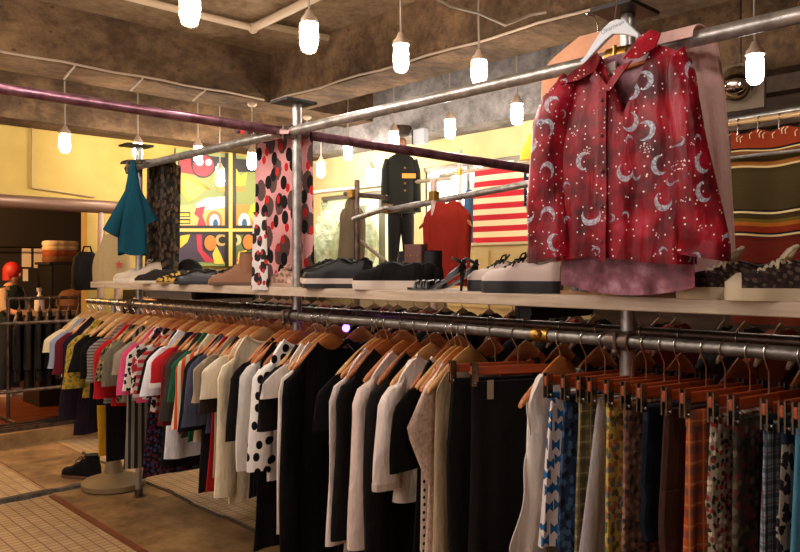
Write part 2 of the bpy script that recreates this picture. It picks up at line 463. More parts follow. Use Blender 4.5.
def proto_curved(k):
    r = bpy.data.objects.new('wooden_hanger', None); C.objects.link(r)
    mobj('hook', hook_me, r); mobj('arms', arm_me[k], r); return r
CP = [proto_curved(k) for k in (0, 1, 2, 3)]; KP = proto_clip(WOOD_R)
used = set()
def hang(proto, u, v, z, rz, label, group):
    if id(proto) not in used: used.add(id(proto)); o = proto
    else: o = copy_tree(proto)
    place(o, u, v, z, rz); return tag(o, label, 'hanger', group)
# ================================================================= GARMENTS
def sp(x, p): return math.copysign(abs(x)**p, x)
def zsh(y, z0, slope, w, nw, nd):
    a = abs(y)
    if a < nw: return z0-nd*(1-(a/nw)**2)
    q = min(1, (a-nw)/max(w-nw, 1e-4)); return z0-slope*q-.03*q**6
def body_mb(w, wh, L, tx, z0=-.115, slope=.10, nw=.1, nd=.045, fold=.006, seed=0, nz=16, na=36, waist=0.0):
    rn = random.Random(seed); ph = [rn.uniform(0, 6.3) for _ in range(4)]; fr = [rn.uniform(18, 30), rn.uniform(34, 55)]
    rings = []
    for i in range(nz+1):
        s = i/nz; ring = []
        wy = wh+(w-wh)*s**.8-waist*math.sin(PI*s)
        th = tx*(1.0 if s < .8 else 1-.6*((s-.8)/.2))
        for k in range(na):
            a = 2*PI*k/na
            y = wy*sp(math.cos(a), .75)
            zt = zsh(y, z0, slope, w, nw, nd)
            z = -L+(zt+L)*s
            f = fold*(1.15-s)*(math.sin(fr[0]*y+ph[0]+1.5*s)+.6*math.sin(fr[1]*y+ph[1]-2*s))
            x = th*sp(math.sin(a), .7)+f
            z += (1-s)*.006*math.sin(fr[0]*.7*y+ph[2]) if i == 0 else 0
            ring.append((x, y*(1+.02*math.sin(7*z+ph[3])), z))
        rings.append(ring)
    mb = MB(); mb.loft(rings, False, False)
    for b0 in (0, nz*na):
        for k in range(na//2):
            mb.face(b0+k, b0+k+1, b0+(na-k-1) % na, b0+(na-k) % na)
    return mb
def sleeve_mb(sg, w, ztip, zend, tx, wid=.06, out=.04, seed=0, cuffw=None, n=16):
    rn = random.Random(seed); p1, p2 = rn.uniform(0, 6), rn.uniform(0, 6)
    rings = []; N = 12; ln = ztip-zend; cuffw = cuffw or wid
    for i in range(N+1):
        q = i/N; z = ztip+.004-q*ln
        e = min(1, q*ln/.09)
        ry = (.012+(wid-.012)*e**.6)*(1-q)+(cuffw)*q if q > .0 else .012
        ry = (.015+.985*(wid+(cuffw-wid)*q)*e**.6) if i else .014
        rx = (tx*.35+tx*.75*e**.7)
        yc = (w-.035)+(.035+out*.5)*e**.7+out*.5*q+.008*math.sin(q*5+p1)*q
        ring = []
        for k in range(n):
            a = 2*PI*k/n
            wob = 1+.10*math.sin(3*a+p2+q*4)*min(1, q*3)
            ring.append((rx*sp(math.sin(a), .85)*wob, sg*(yc+ry*math.cos(a)*wob), z-(.02*(math.cos(a)) if i == 0 else 0)))
        rings.append(ring)
    return MB().loft(rings)
def skirt_mb(w, wh, L, tx, th, z0=-.178, fold=.008, nf=5, seed=0, nz=14, na=44):
    rn = random.Random(seed); ph = rn.uniform(0, 6)
    rings = []
    for i in range(nz+1):
        s = i/nz; z = z0-(L+z0)*s; wy = w+(wh-w)*s; t = tx+(th-tx)*s; ring = []
        for k in range(na):
            a = 2*PI*k/na; y = wy*sp(math.cos(a), .7)
            x = t*sp(math.sin(a), .6)+fold*s**.6*math.sin(nf*PI*y/max(wy, .01)+ph)
            ring.append((x, y+fold*.5*s*math.sin(5*s+ph), z))
        rings.append(ring)
    return MB().loft(rings)
def trousers_mb(w, L, tx, z0=-.178, seed=0, na=20):
    mb = MB(); rise = .25; rn = random.Random(seed); ph = rn.uniform(0, 6)
    top = []
    for i in range(6):
        s = i/5; wy = w+.02*s; z = z0-rise*s
        top.append([(tx*sp(math.sin(2*PI*k/na), .6), wy*sp(math.cos(2*PI*k/na), .7), z) for k in range(na)])
    mb.loft(top)
    for sg in (-1, 1):
        rings = []
        for i in range(9):
            s = i/8; wy = (w+.02)*.5*(1-.15*s); yc = sg*(w+.02)*.5; z = z0-rise+.02-(L+z0-rise+.02)*s
            rings.append([(tx*1.02*sp(math.sin(2*PI*k/na), .6)+.006*math.sin(7*s+ph), yc+wy*sp(math.cos(2*PI*k/na), .7), z) for k in range(na)])
        mb.loft(rings)
    return mb
MOON = None
G = []
# (px of front edge, kind, py sleeve end, py hem, material, description, options)
def g(px, kind, ys, yb, mat, desc, **o): G.append((px, kind, ys, yb, mat, desc, o))
g(48, 'tee', 352, 376, cloth('#ecd6a6'), 'cream short-sleeved tee, first on the left end')
g(53, 'tee', 368, 378, cloth('#9aa2b4'), 'pale grey-blue tee peeking behind the cream tee')
g(58, 'tee', 374, 392, cloth('#6d1c26'), 'maroon tee beside the dark purple shirt')
g(63, 'long', 420, 434, cloth('#241726'), 'long dark purple shirt hanging low at left end')
g(69, 'tee', 388, 396, floral('#b8902e', '#6b7a35', '#94782a', '#5f6a30', scale=36), 'mustard yellow tee with green print')
g(75, 'tee', 372, 420, cloth('#12100f'), 'black tee right of the mustard printed tee')
g(79, 'trousers', None, 456, cloth('#d39a1c'), 'mustard yellow trousers hanging below the short tees')
g(83, 'tee', 378, 405, cloth('#15120f'), 'black tee with white neck trim', collar='#e6ddcc')
g(87, 'trousers', None, 462, cloth('#100d0e'), 'long black trousers above the black sneaker')
g(91, 'tee', 382, 402, striped('#8f8579', '#5d564e', .02), 'grey finely striped tee')
g(98, 'tee', 398, 406, cloth('#b3171d'), 'bright red tee, first red one from the left')
g(103, 'tee', 380, 402, floral('#6d6248', '#25221a', '#a58a4a', scale=36), 'olive print tee beside the bright red tee')
g(108, 'tee', 386, 402, cloth('#7d7560'), 'olive grey tee with wide loose sleeve')
g(113, 'dress', None, 468, striped('#8a8174', '#2c2826', .045, .5, True), 'grey and black striped long dress')
g(118, 'tee', 374, 400, cloth('#9a8e78'), 'light grey tee right of the olive grey tee')
g(122, 'tee', 394, 402, cloth('#e0517c'), 'hot pink tee')
g(128, 'tee', 390, 398, floral('#e4dccd', '#15110f', scale=24, size=.3), 'white tee with black print')
g(132, 'dress', None, 476, floral('#15121a', '#3d3f63', '#5a2030', scale=38), 'black floral long dress above the stand base')
g(136, 'tee', 392, 410, floral('#d8cdbf', '#15110f', '#9c2430', scale=18, size=.5), 'black white and red patterned tee')
g(140, 'tee', 396, 412, striped('#a82730', '#a99f94', .045), 'red and grey striped tee')
g(145, 'tee', 392, 468, cloth('#131013'), 'long black tee right of the red striped tee')
g(149, 'tee', 395, 458, cloth('#eceaec'), 'white long tee left of the navy jersey')
g(156, 'tee', 386, 422, cloth('#1a1a2c'), 'navy jersey with red white-cuffed sleeves', sl=cloth('#b01b1f'), cuff='#e8e2d8')
g(163, 'tee', 424, 432, cloth('#651c1a'), 'dark red tee right of the navy jersey')
g(168, 'tee', 420, 436, cloth('#3a332f'), 'charcoal tee left of the green tee')
g(173, 'tee', 400, 440, cloth('#1f5a3a'), 'dark green tee')
g(178, 'tee', 428, 440, cloth('#d8c7a4'), 'cream tee with orange-red stripe down its sleeve', sl=striped('#cf4a22', '#d9c9a6', .05, .5, True))
g(185, 'tee', 430, 492, cloth('#141114'), 'long black tee left of the slate blue tee')
g(190, 'tee', 426, 432, cloth('#4c5062'), 'slate blue tee')
g(194, 'dress', None, 490, cloth('#b02020'), 'red long dress hanging low at middle left')
g(198, 'tee', 402, 476, cloth('#a39076'), 'long beige grey tunic with pointed hem')
g(204, 'tee', 412, 425, cloth('#2c211b'), 'dark brown tee left of the ivory blouse')
g(208, 'tee', 398, 420, cloth('#efe0c2'), 'ivory wide-sleeved blouse, palest at middle left', wid=.075)
g(220, 'long', 496, 502, cloth('#e6d6b4'), 'long cream shirt with full sleeve')
g(233, 'tee', 440, 496, cloth('#181315'), 'black lace-textured tunic')
g(241, 'long', 470, 496, cloth('#151113'), 'black shirt with white sleeves and black edge', sl=cloth('#efe9e0'))
g(247, 'dress', None, 548, cloth('#0f0d0d'), 'very long black dress hanging lowest at middle left')
g(256, 'long', 470, 480, dotted('#f0eae2', '#0f0d0d', 13, .27, .6), 'white blouse with large black polka dots', sw=.05)
g(263, 'tee', 430, 516, cloth('#161212'), 'black tunic behind the first white cotton blouse')
g(269, 'tee', 398, 528, cloth('#eee4da'), 'white short-sleeved tunic left of the long white shirt')
g(277, 'long', 532, 536, cloth('#eee2d6'), 'long white cotton shirt left of the black coat')
g(288, 'coat', 565, 620, cloth('#0c0a0a'), 'large long black coat')
g(322, 'tee', 430, 560, cloth('#100e10'), 'black top with pale neckline', collar='#8c8074')
g(331, 'long', 545, 575, cloth('#eddcd2'), 'pinkish white shirt left of sheer black blouse')
g(341, 'long', 540, 575, cloth('#151212'), 'sheer black blouse with long sleeve')
g(357, 'long', 548, 580, cloth('#e2cdc0'), 'blush white cotton shirt with long sleeve')
g(373, 'coat', 560, 600, cloth('#0d0b0b'), 'black cardigan right of the blush white shirt')
g(384, 'long', 488, 500, cloth('#ecdccf'), 'white shirt with turned-up three-quarter sleeve', cuff='#d9c8bc')
g(395, 'tee', 470, 560, cloth('#0f0d0d'), 'black tee with small white neck tie', collar='#d9d2c8')
g(405, 'dress', None, 590, dotted('#d3c5b4', '#120f0f', 34, .24, .2), 'white dress with small black dots')
g(415, 'lace', 445, 560, floral('#e0c4b0', '#d2b29f', '#ead4c2', scale=60), 'blush lace top with pointed sleeve')
g(436, 'dress', None, 600, cloth('#c6b08e'), 'cream slip dress left of the black trousers')
g(452, 'ctrousers', None, 640, cloth('#0d0b0b'), 'black trousers clipped left of the wide black skirt', yaw=-.42)
g(474, 'cskirt', None, 640, cloth('#0e0b0b'), 'wide long black skirt on a clip hanger', yaw=-.42, w=.185, wh=.2)
g(526, 'ruffle', 470, 600, cloth('#ece2d8'), 'white sleeveless blouse with ruffled side')
g(548, 'cskirt', None, 546, None, 'white skirt with blue bow print', w=.16, wh=.22)
g(567, 'cskirt', None, 600, floral('#20304a', '#3f5876', '#15161c', scale=34), 'dark blue printed skirt behind the bow-print skirt')
g(582, 'cskirt', None, 600, plaid('#74694a', '#4d4734', '#a39768', .05), 'olive checked skirt')
g(594, 'cskirt', None, 640, cloth('#aaa2a2'), 'flared pale grey skirt', w=.15, wh=.27)
g(608, 'cskirt', None, 640, floral('#c4a850', '#b06a4a', '#6c6f72', '#5b6331', scale=42, size=.42), 'yellow floral skirt')
g(626, 'cskirt', None, 600, floral('#6d4f45', '#8f6e58', '#3c3433', scale=44), 'dusty pink floral skirt behind the yellow floral one')
g(641, 'ctrousers', None, 542, cloth('#141a26'), 'dark indigo denim trousers', w=.16, seam='#2a3347')
g(668, 'ctrousers', None, 620, cloth('#3d241a'), 'dark brown corduroy trousers')
g(687, 'cskirt', None, 640, plaid('#b5512a', '#5d4a48', '#c98a58', .06), 'orange and grey plaid skirt', w=.165, wh=.2)
g(712, 'ctrousers', None, 640, floral('#8a7d6c', '#2a2d22', '#7a2a28', '#c0b49c', scale=52), 'pale trousers with dark floral print')
g(731, 'cskirt', None, 640, floral('#3a332a', '#5a2a28', '#5b5240', '#22201c', scale=38), 'dark olive floral skirt', w=.17, wh=.2)
g(765, 'cskirt', None, 640, plaid('#7f8f98', '#1b2333', '#5b2530', .034), 'navy and aqua checked skirt')
g(783, 'ctrousers', None, 640, floral('#8f8578', '#1d1a1c', scale=30), 'white trousers with black swirl print and navy belt', seam='#1a2438')
g(797, 'cskirt', None, 640, cloth('#4c86a0'), 'light blue skirt at the right end')
# bow print material
t = NT('bow print'); h, z = hz(t); v = t.vor(19, t.comb(h, z), '2D', .8)
d = t.vec('SUBTRACT', t.comb(h, z), v.outputs['Position']); dx = t.xyz(d)
ax, az = t.math('ABSOLUTE', dx[0]), t.math('ABSOLUTE', dx[1])
bow = t.math('MULTIPLY', t.math('LESS_THAN', az, t.math('ADD', t.math('MULTIPLY', ax, .7), .004)), t.math('LESS_THAN', ax, .015))
edge = t.math('MULTIPLY', t.math('LESS_THAN', az, t.math('ADD', t.math('MULTIPLY', ax, .8), .006)), t.math('LESS_THAN', ax, .0175))
BOW = t.fin(t.mix(bow, t.mix(edge, lin('#e4d8d2'), lin('#101522')), lin('#1f6aa8')), .9, spec=.2)
EV = {'tee': .305, 'long': .265, 'coat': .25, 'lace': .26, 'ruffle': .2, 'dress': .19, 'trousers': .19}
us = [hit_v(e[0], 300, EV.get(e[1], .17))[0] for e in G]
for i_ in range(1, len(us)): us[i_] = min(us[i_], us[i_-1]-.032)
for i, (px, kind, ys, yb, mat, desc, o) in enumerate(G):
    u = us[i]; mat = mat or BOW
    gap = min(us[i-1]-u if i else .1, u-us[i+1] if i < len(G)-1 else .05)
    tx = max(.010, min(.034, gap*.42))
    yaw = o.get('yaw', -.22 if px > 540 else random.uniform(-.05, .05))
    if abs(yaw) > .1: u += math.sin(yaw)*.17
    hem = RZ-zpx(yb, u, .15)
    clip = kind in ('ctrousers', 'cskirt')
    nm = {'tee': 'tee_shirt', 'long': 'long_sleeved_shirt', 'coat': 'long_coat', 'dress': 'long_dress', 'trousers': 'trousers', 'ctrousers': 'trousers',
          'cskirt': 'skirt', 'lace': 'lace_top', 'ruffle': 'sleeveless_blouse'}[kind]
    cat = {'tee': 'shirt', 'long': 'shirt', 'coat': 'coat', 'dress': 'dress', 'trousers': 'trousers', 'ctrousers': 'trousers', 'cskirt': 'skirt', 'lace': 'top', 'ruffle': 'blouse'}[kind]
    if clip: yaw += random.uniform(-.05, .05)
    hang(KP if clip else CP[(i*7+i//3) % 3 if i > 8 else 2], u, 0, RZ, yaw, ('straight clip hanger' if clip else 'curved wooden hanger')+' holding the '+' '.join(desc.split(',')[0].split()[:11]),
         'clip hangers on the front rail' if clip else 'wooden hangers on the front rail')
    r = T(nm, desc+' on the front rail', cat, u, 0, RZ, yaw, 'clothes on the front rail')
    if clip:
        w = o.get('w', .18)
        if kind == 'cskirt':
            body = skirt_mb(w, o.get('wh', w+.03), hem, min(tx, .014), tx, seed=i, fold=min(.012, tx*.5)).build('body', mat, r)
        else:
            body = trousers_mb(w, hem, tx*.9, seed=i).build('body', mat, r)
        rings = [[(min(tx, .015)*1.12*sp(math.sin(2*PI*k/24), .6), (w+.003)*sp(math.cos(2*PI*k/24), .7), z) for k in range(24)] for z in (-.174, -.218)]
        MB().loft(rings).build('waistband', cloth(o['seam']) if 'seam' in o else mat, r)
        if 'wide long black' in desc:
            MB().box(-tx-.004, -tx-.002, .115, .14, -.235, -.165).build('paper_tag', plain('#8c7c6a', .4), r, False)
        continue
    nw = random.uniform(.085, .12); w = .195
    if kind == 'trousers':
        trousers_mb(.15, hem, tx*.8, z0=-.2, seed=i).build('body', mat, r); continue
    wh = {'tee': .215, 'long': .21, 'coat': .25, 'dress': .225, 'lace': .2, 'ruffle': .23}[kind]
    if kind in ('dress', 'lace', 'ruffle'): w = .185
    body_mb(w, wh, hem, tx, nw=nw, nd=random.uniform(.03, .06), seed=i, fold=min(.011, tx*.48), slope=.10*w/.2, waist=.008).build('body', mat, r)
    ztip = -.115-.088*w/.2
    if ys is not None and kind in ('tee', 'long', 'coat'):
        ze = zpx(ys, u, .24)-RZ
        for sg in (1, -1):
            sl = sleeve_mb(sg, w, ztip, ze, tx*.95, wid=o.get('wid', .058 if kind == 'tee' else .05), cuffw=(.062 if kind == 'tee' else .04 if ys > 500 else .05), out=.075 if kind == 'tee' else .045, seed=i*3+sg)
            s_ = sl.build('sleeve', o.get('sl', mat), r)
            if 'cuff' in o:
                q = sl.v[-16:]; cx = sum(p[0] for p in q)/16; cy = sum(p[1] for p in q)/16
                MB().loft([[(cx+(p[0]-cx)*1.06, cy+(p[1]-cy)*1.06, p[2]+dz) for p in q] for dz in (-.004, .024)]).build('cuff', cloth(o['cuff']), s_)
    if 'collar' in o or kind in ('coat', 'long'):
        pts = []
        for k in range(21):
            y = -nw+2*nw*k/20; pts.append((-tx*.5, y, zsh(y, -.115, .10, w, nw, .045)+.004))
        MB().tube(pts, .009, 8, ry=.005).build('collar', cloth(o['collar']) if 'collar' in o else mat, r)
    if kind == 'lace':          # wide pointed sleeve falling towards the viewer
        ze = zpx(ys, u, .3)-RZ
        for sg in (1, -1):
            rings = []
            for k in range(9):
                q = k/8; z = ztip+.01-q*.40; yo = w+.02+(.10*(q/.4) if q < .4 else .10-.11*((q-.4)/.6)); yi = w-.05; ry = max(.012, (yo-yi)/2); yc = (yo+yi)/2
                rings.append([(tx*.9*math.sin(2*PI*a/14), sg*(yc+ry*math.cos(2*PI*a/14)), z-.03*math.cos(2*PI*a/14)*(1-q)) for a in range(14)])
            MB().loft(rings).build('sleeve', mat, r)
    if kind == 'ruffle':
        for sg in (1, -1):
            mb = MB(); L2 = hem
            def fr_(a, b, sg=sg):
                z = -.21-(L2-.25)*a; bump = math.exp(-((a-.62)/.16)**2)
                return (math.sin(a*19+b*2)*.008*b, sg*(.165+.02*a+b*(.022+.075*bump+.006*math.sin(a*21))), z-.07*b*bump)
            mb.sheet(fr_, 40, 4, (.003, 0, 0)); mb.build('ruffle', mat, r)
# rear rail: dim clothes seen in the gap between shelf and front rail
rear = [('black', '#120f0f'), ('red', '#8c1f18'), ('grey', '#5d554c'), ('black', '#120f0f'), ('orange', '#a8431c'), ('brown', '#3a2417'), ('black', '#120f0f'), ('navy', '#1a2033')]
pr = {}
for k in range(30):
    u = 4.95-k*.185+random.uniform(-.03, .03); cn, cc = rear[k % 8]
    hang(CP[k % 2], u, -.38, RZ, random.uniform(-.06, .06), 'wooden hanger on the rear rail behind the front clothes', 'wooden hangers on the rear rail')
    if cn not in pr:
        r = T('rear_shirt', '', 'shirt', u, -.38, RZ)
        body_mb(.195, .22, .78, .022, nw=.1, seed=k+500).build('body', cloth(cc), r)
        for sg in (1, -1): sleeve_mb(sg, .195, -.205, -.40, .02, seed=k+sg).build('sleeve', cloth(cc), r)
        pr[cn] = r
    else: r = copy_tree(pr[cn])
    place(r, u, -.38, RZ, random.uniform(-.06, .06)); tag(r, cn+' shirt on the rear rail glimpsed in the gap under the shelf', 'shirt', cn+' shirts on the rear rail')
# a second rack behind, its dark clothes fill the gap under the shelf
br_ = T('rear_clothes_rack', 'low dark clothes rack standing behind the pipe rack, full of dark clothes', 'clothes rack', 0, 0)
MB().tube([(4.4, -1.0, 1.45), (-.9, -1.0, 1.45)], .02, 10).build('rail', BLACKM, br_)
for u in (4.35, 1.75, -.85):
    MB().tube([(u, -1.0, 0), (u, -1.0, 1.45)], .02, 10).build('upright', BLACKM, br_); MB().tube([(u, -1.28, .02), (u, -.72, .02)], .02, 8).build('foot', BLACKM, br_)
rear2 = [('black', '#0f0c0c'), ('brown', '#2a1a12'), ('black', '#0f0c0c'), ('dark red', '#5c1512'), ('black', '#0f0c0c'), ('charcoal', '#26211e'), ('rust', '#6d2c14')]
pr = {}
for k in range(36):
    u = 4.25-k*.143+random.uniform(-.05, .05); cn, cc = rear2[k % 7]
    hang(CP[3], u, -1.0, 1.45, random.uniform(-.05, .05), 'wooden hanger on the dark rack behind the pipe rack', 'wooden hangers on the dark rack behind')
    if cn not in pr:
        r = T('rear_coat', '', 'coat', u, -1.0, 1.45)
        body_mb(.195, .23, .95, .035, z0=-.09, nw=.06, nd=.01, seed=k+700).build('body', cloth(cc), r)
        for sg in (1, -1): sleeve_mb(sg, .195, -.18, -.65, .03, seed=k+sg).build('sleeve', cloth(cc), r)
        pr[cn] = r
    else: r = copy_tree(pr[cn])
    place(r, u, -1.0, 1.45, random.uniform(-.35, .35)); tag(r, cn+' coat on the dark rack behind the pipe rack', 'coat', cn+' coats on the dark rack behind')
# ================================================================= SHOES
def interp(tab, t):
    for (a, x), (b, y) in zip(tab, tab[1:]):
        if t <= b:
            q = (t-a)/(b-a); q = q*q*(3-2*q); return x+(y-x)*q
    return tab[-1][1]
WID = [(0, .020), (.06, .031), (.25, .034), (.45, .034), (.7, .046), (.88, .040), (.96, .027), (1, .010)]
PROF = {'low': [(0, .060), (.08, .072), (.25, .058), (.42, .072), (.52, .070), (.72, .046), (.9, .037), (1, .016)],
        'loafer': [(0, .066), (.08, .080), (.25, .060), (.42, .078), (.56, .062), (.72, .044), (.9, .034), (1, .014)],
        'boot': [(0, .085), (.08, .11), (.3, .11), (.42, .10), (.55, .075), (.72, .05), (.9, .04), (1, .018)]}
def shoe(nm, label, group, px, v, yaw, L, prof, sole, cu, cs, lace=None, cap=None, shaft=0.0, z=None, heel=None, u=None, cat='shoe', bows=False):
    if u is None: u = hit_v(px, 285, v)[0]
    r = T(nm, label, cat, u, v, SZ+.0005 if z is None else z, yaw, group)
    k = L/.28; n = 14
    P = PROF[prof]
    um = cu if not isinstance(cu, str) else plain(cu, .45); sm = plain(cs, .6)
    def st(t): return (t-.5)*L
    # sole
    rings = []
    outl = [(st(t), interp(WID, t)*k*1.10) for t in [i/20 for i in range(21)]]
    pts = [(x, w) for x, w in outl]+[(x, -w) for x, w in outl[::-1]]
    h0 = sole
    mb = MB(); mb.loft([[(x*1.0, y, 0) for x, y in pts], [(x*1.015, y*1.03, h0*.5) for x, y in pts], [(x, y, h0) for x, y in pts]])
    mb.build('sole', sm, r)
    # upper
    def ring(t, sc=1.0, zo=0.0):
        w = interp(WID, t)*k*sc; h = interp(P, t)*k*sc; x = st(t)
        return [(x, w*sp(math.cos(PI*i/n), .8), sole+zo+h*max(0, math.sin(PI*i/n))**.7) for i in range(n+1)]
    ts = [0, .02, .06, .12, .2, .28, .36, .44, .52, .6, .68, .76, .84, .9, .95, .985, 1]
    MB().loft([ring(t) for t in ts]).build('upper', um, r)
    if cap: MB().loft([ring(t, 1.05) for t in (.86, .9, .95, .985, 1.0)]).build('toe_cap', plain(cap, .5), r)
    if shaft:
        H = shaft; rings = []
        for q in (0, .3, .6, .9, 1.0):
            z_ = sole+.05*k+(H-.05*k)*q; cx = st(.21)-.01*q
            rings.append([(cx+(.058-.010*q)*k*math.cos(2*PI*i/16), (.036-.002*q)*k*math.sin(2*PI*i/16), z_+.02*q*math.cos(2*PI*i/16)*0) for i in range(16)])
        MB().loft(rings).build('shaft', um, r)
        zt = sole+H; MB().lathe([(.043*k, 0), (.043*k, .002)], 16, (st(.21)-.01, 0, zt)).build('shaft_opening_shade', plain('#0c0908', .9), r)  # near-black disc on the capped shaft stands for the shaded inside
    else:
        mb = MB(); rings = []
        for t in (.05, .1, .18, .27, .36, .42):
            w = interp(WID, t)*k*.62; h = sole+interp(P, t)*k+.0015
            rings.append([(st(t), w*math.cos(PI*i/6), h-.004*abs(math.cos(PI*i/6))) for i in range(7)])
        mb.loft(rings, False, False, closed=False); mb.build('foot_opening_shade', plain('#1b1512', .9), r)  # dark patch on the closed upper paints in the shade inside the shoe
    if lace:
        lm = plain(lace, .8)
        mb = MB()
        for j in range(5):
            t = .46+.055*j+.02; w = interp(WID, t)*k*.6; zz = sole+interp(P, t)*k
            for sgn in (1, -1):
                mb.tube([(st(t)-.008, -sgn*w, zz-.008*k), (st(t), 0, zz+.004), (st(t)+.008, sgn*w, zz-.010*k)], .0042*k, 6)
        mb.build('laces', lm, r)
        if bows:
            mb = MB(); t = .45; zz = sole+interp(P, t)*k+.006
            B_ = 1.5 if cap else 1.0
            for sgn in (1, -1):
                mb.tube([(st(t), 0, zz), (st(t)-.01*B_, sgn*.022*B_, zz+.022*B_), (st(t), sgn*.038*B_, zz+.016*B_), (st(t)+.012*B_, sgn*.026*B_, zz+.002), (st(t), 0, zz)], .0036*k*B_, 6)
                mb.tube([(st(t), 0, zz), (st(t)+.03, sgn*.03, zz-.004), (st(t)+.035, sgn*.043, zz-.03)], .003*k, 6)
            mb.build('lace_bow', lm, r)
    if heel: MB().box(st(0)+.002, st(.26), -.03*k, .03*k, -.0, heel).build('heel', sm, r)
    return r
# converse-like dark canvas sneakers at right, cream laces and thick soles
canv = floral('#2a201c', '#5a4a40', '#3a2a28', scale=60)
gs = 'dark canvas sneakers with cream laces'
shoe('canvas_sneaker', 'dark canvas sneaker with cream laces, nearer of the pair at right end', gs, 784, .0, .42, .31, 'low', .036, canv, '#c9b795', '#cfc0a2', '#cbb99a', bows=True, cat='sneaker')
shoe('canvas_sneaker', 'dark canvas sneaker with cream lace bow, behind its pair at right end', gs, 731, -.035, .42, .31, 'low', .036, canv, '#c4b18f', '#cfc0a2', '#cbb99a', bows=True, cat='sneaker')
# white creepers
gc = 'white creepers with thick black soles'
cw = plain('#d3bfb2', .5)
shoe('creeper_shoe', 'white creeper with thick black sole, nearer one under the red sleeve', gc, 521, -.05, .35, .31, 'low', .046, cw, '#131010', '#15110f', None, bows=True)
shoe('creeper_shoe', 'white creeper with thick black sole, tucked behind its pair', gc, 502, -.2, .35, .30, 'low', .046, cw, '#131010', '#15110f', None, bows=True)
# platform loafers
gl = 'black platform shoes with white midsoles'
for lb, px, v in (('glossy black platform shoe with white sole band, nearer one', 337, -.02), ('glossy black platform shoe with white sole band, rear one', 325, -.17)):
    r = shoe('platform_shoe', lb, gl, px, v, .55, .35, 'loafer', .050, plain('#0a0808', .38, 0.0, .25), '#110e0e', '#15110f')
    L = .35; k = L/.28
    outl = [((t-.5)*L, interp(WID, t)*k*1.19) for t in [i/20 for i in range(21)]]
    pts = [(x*1.012, w) for x, w in outl]+[(x*1.012, -w) for x, w in outl[::-1]]
    MB().loft([[(x, y, .022) for x, y in pts], [(x, y, .047) for x, y in pts]]).build('midsole', plain('#c9b8aa', .6), r, label='white sole band')
# black high tops with pale sole
gh = 'black high-top sneakers with pale soles'
for lb, px, v in (('black sneaker with thick pale sole, nearer of its pair', 388, -.03), ('black sneaker with thick pale sole, behind its pair', 402, -.2)):
    shoe('pale_sole_sneaker', lb, 'black sneakers with pale soles', px, v, .5, .33, 'low', .040, cloth('#15110f'), '#d6c4b4', '#1b1613', None, cat='sneaker')
for lb, px, v in (('black ankle boot behind the pale-soled sneakers, left one', 392, -.36), ('black ankle boot behind the pale-soled sneakers, right one', 417, -.36)):
    shoe('black_ankle_boot', lb, 'black ankle boots', px, v, .25, .28, 'boot', .02, plain('#100c0b', .5, 0.0, .25), '#0e0b0a', '#1b1613', None, shaft=.16)
# black strappy heels
def heel(label, px, v, yaw):
    u = hit_v(px, 288, v)[0]; r = T('heeled_sandal', label, 'shoe', u, v, SZ, yaw, 'black strappy heels')
    L = .25; bm = plain('#0e0b0b', .3)
    def lift(t): return .004+.075*max(0, min(1, (.62-t)/.55))**1.3
    outl = [i/16 for i in range(17)]
    rings = []
    for t in outl:
        w = interp(WID, t)*.85; x = (t-.5)*L; zl = lift(t)
        rings.append([(x, w, zl), (x, -w, zl), (x, -w*.95, zl+.010), (x, w*.95, zl+.010)])
    MB().loft(rings).build('sole', bm, r)
    MB().tube([(-.115, 0, .078), (-.112, 0, .04), (-.108, 0, .0)], [.013, .007, .006], 8).build('heel', bm, r)
    rings = []
    for t in (.0, .04, .1, .2, .3):
        w = interp(WID, t)*.86; x = (t-.5)*L; zl = lift(t)+.008
        rings.append([(x, w*math.cos(PI*i/8), zl+.05*(1-t)*math.sin(PI*i/8)**.6*(1 if t < .05 else .55)) for i in range(9)])
    MB().loft(rings, closed=False, cap0=False, cap1=False).build('heel_cup', bm, r)
    for t in (.62, .72, .82):
        w = interp(WID, t)*.88; x = (t-.5)*L; zl = lift(t)+.006
        MB().tube([(x, w*math.cos(PI*i/10), zl+.034*math.sin(PI*i/10)) for i in range(11)], .008, 6, ry=.003).build('strap', bm, r)
    MB().tube([(-.10+.03*math.cos(2*PI*i/16), .032*math.sin(2*PI*i/16), .125+.015*math.cos(2*PI*i/16)) for i in range(17)], .005, 6, ry=.0025).build('strap', bm, r)
heel('black strappy heeled sandal, nearer one left of the white creepers', 436, -.04, .5)
heel('black strappy heeled sandal, rear one left of the white creepers', 450, -.2, .5)
# pinkish trainers by the scarf
gp = 'pinkish beige trainers beside the scarf'
pk = floral('#c09a86', '#d9b8a4', '#8f6a5a', scale=40)
shoe('trainer', 'pinkish beige trainer, nearer one beside the patterned scarf', gp, 286, -.04, .6, .27, 'low', .02, pk, '#b89a84', '#d8b9a6', bows=True, cat='sneaker')
shoe('trainer', 'pinkish beige trainer, rear one beside the patterned scarf', gp, 297, -.22, .6, .27, 'boot', .02, pk, '#b89a84', '#d8b9a6', bows=True, cat='sneaker')
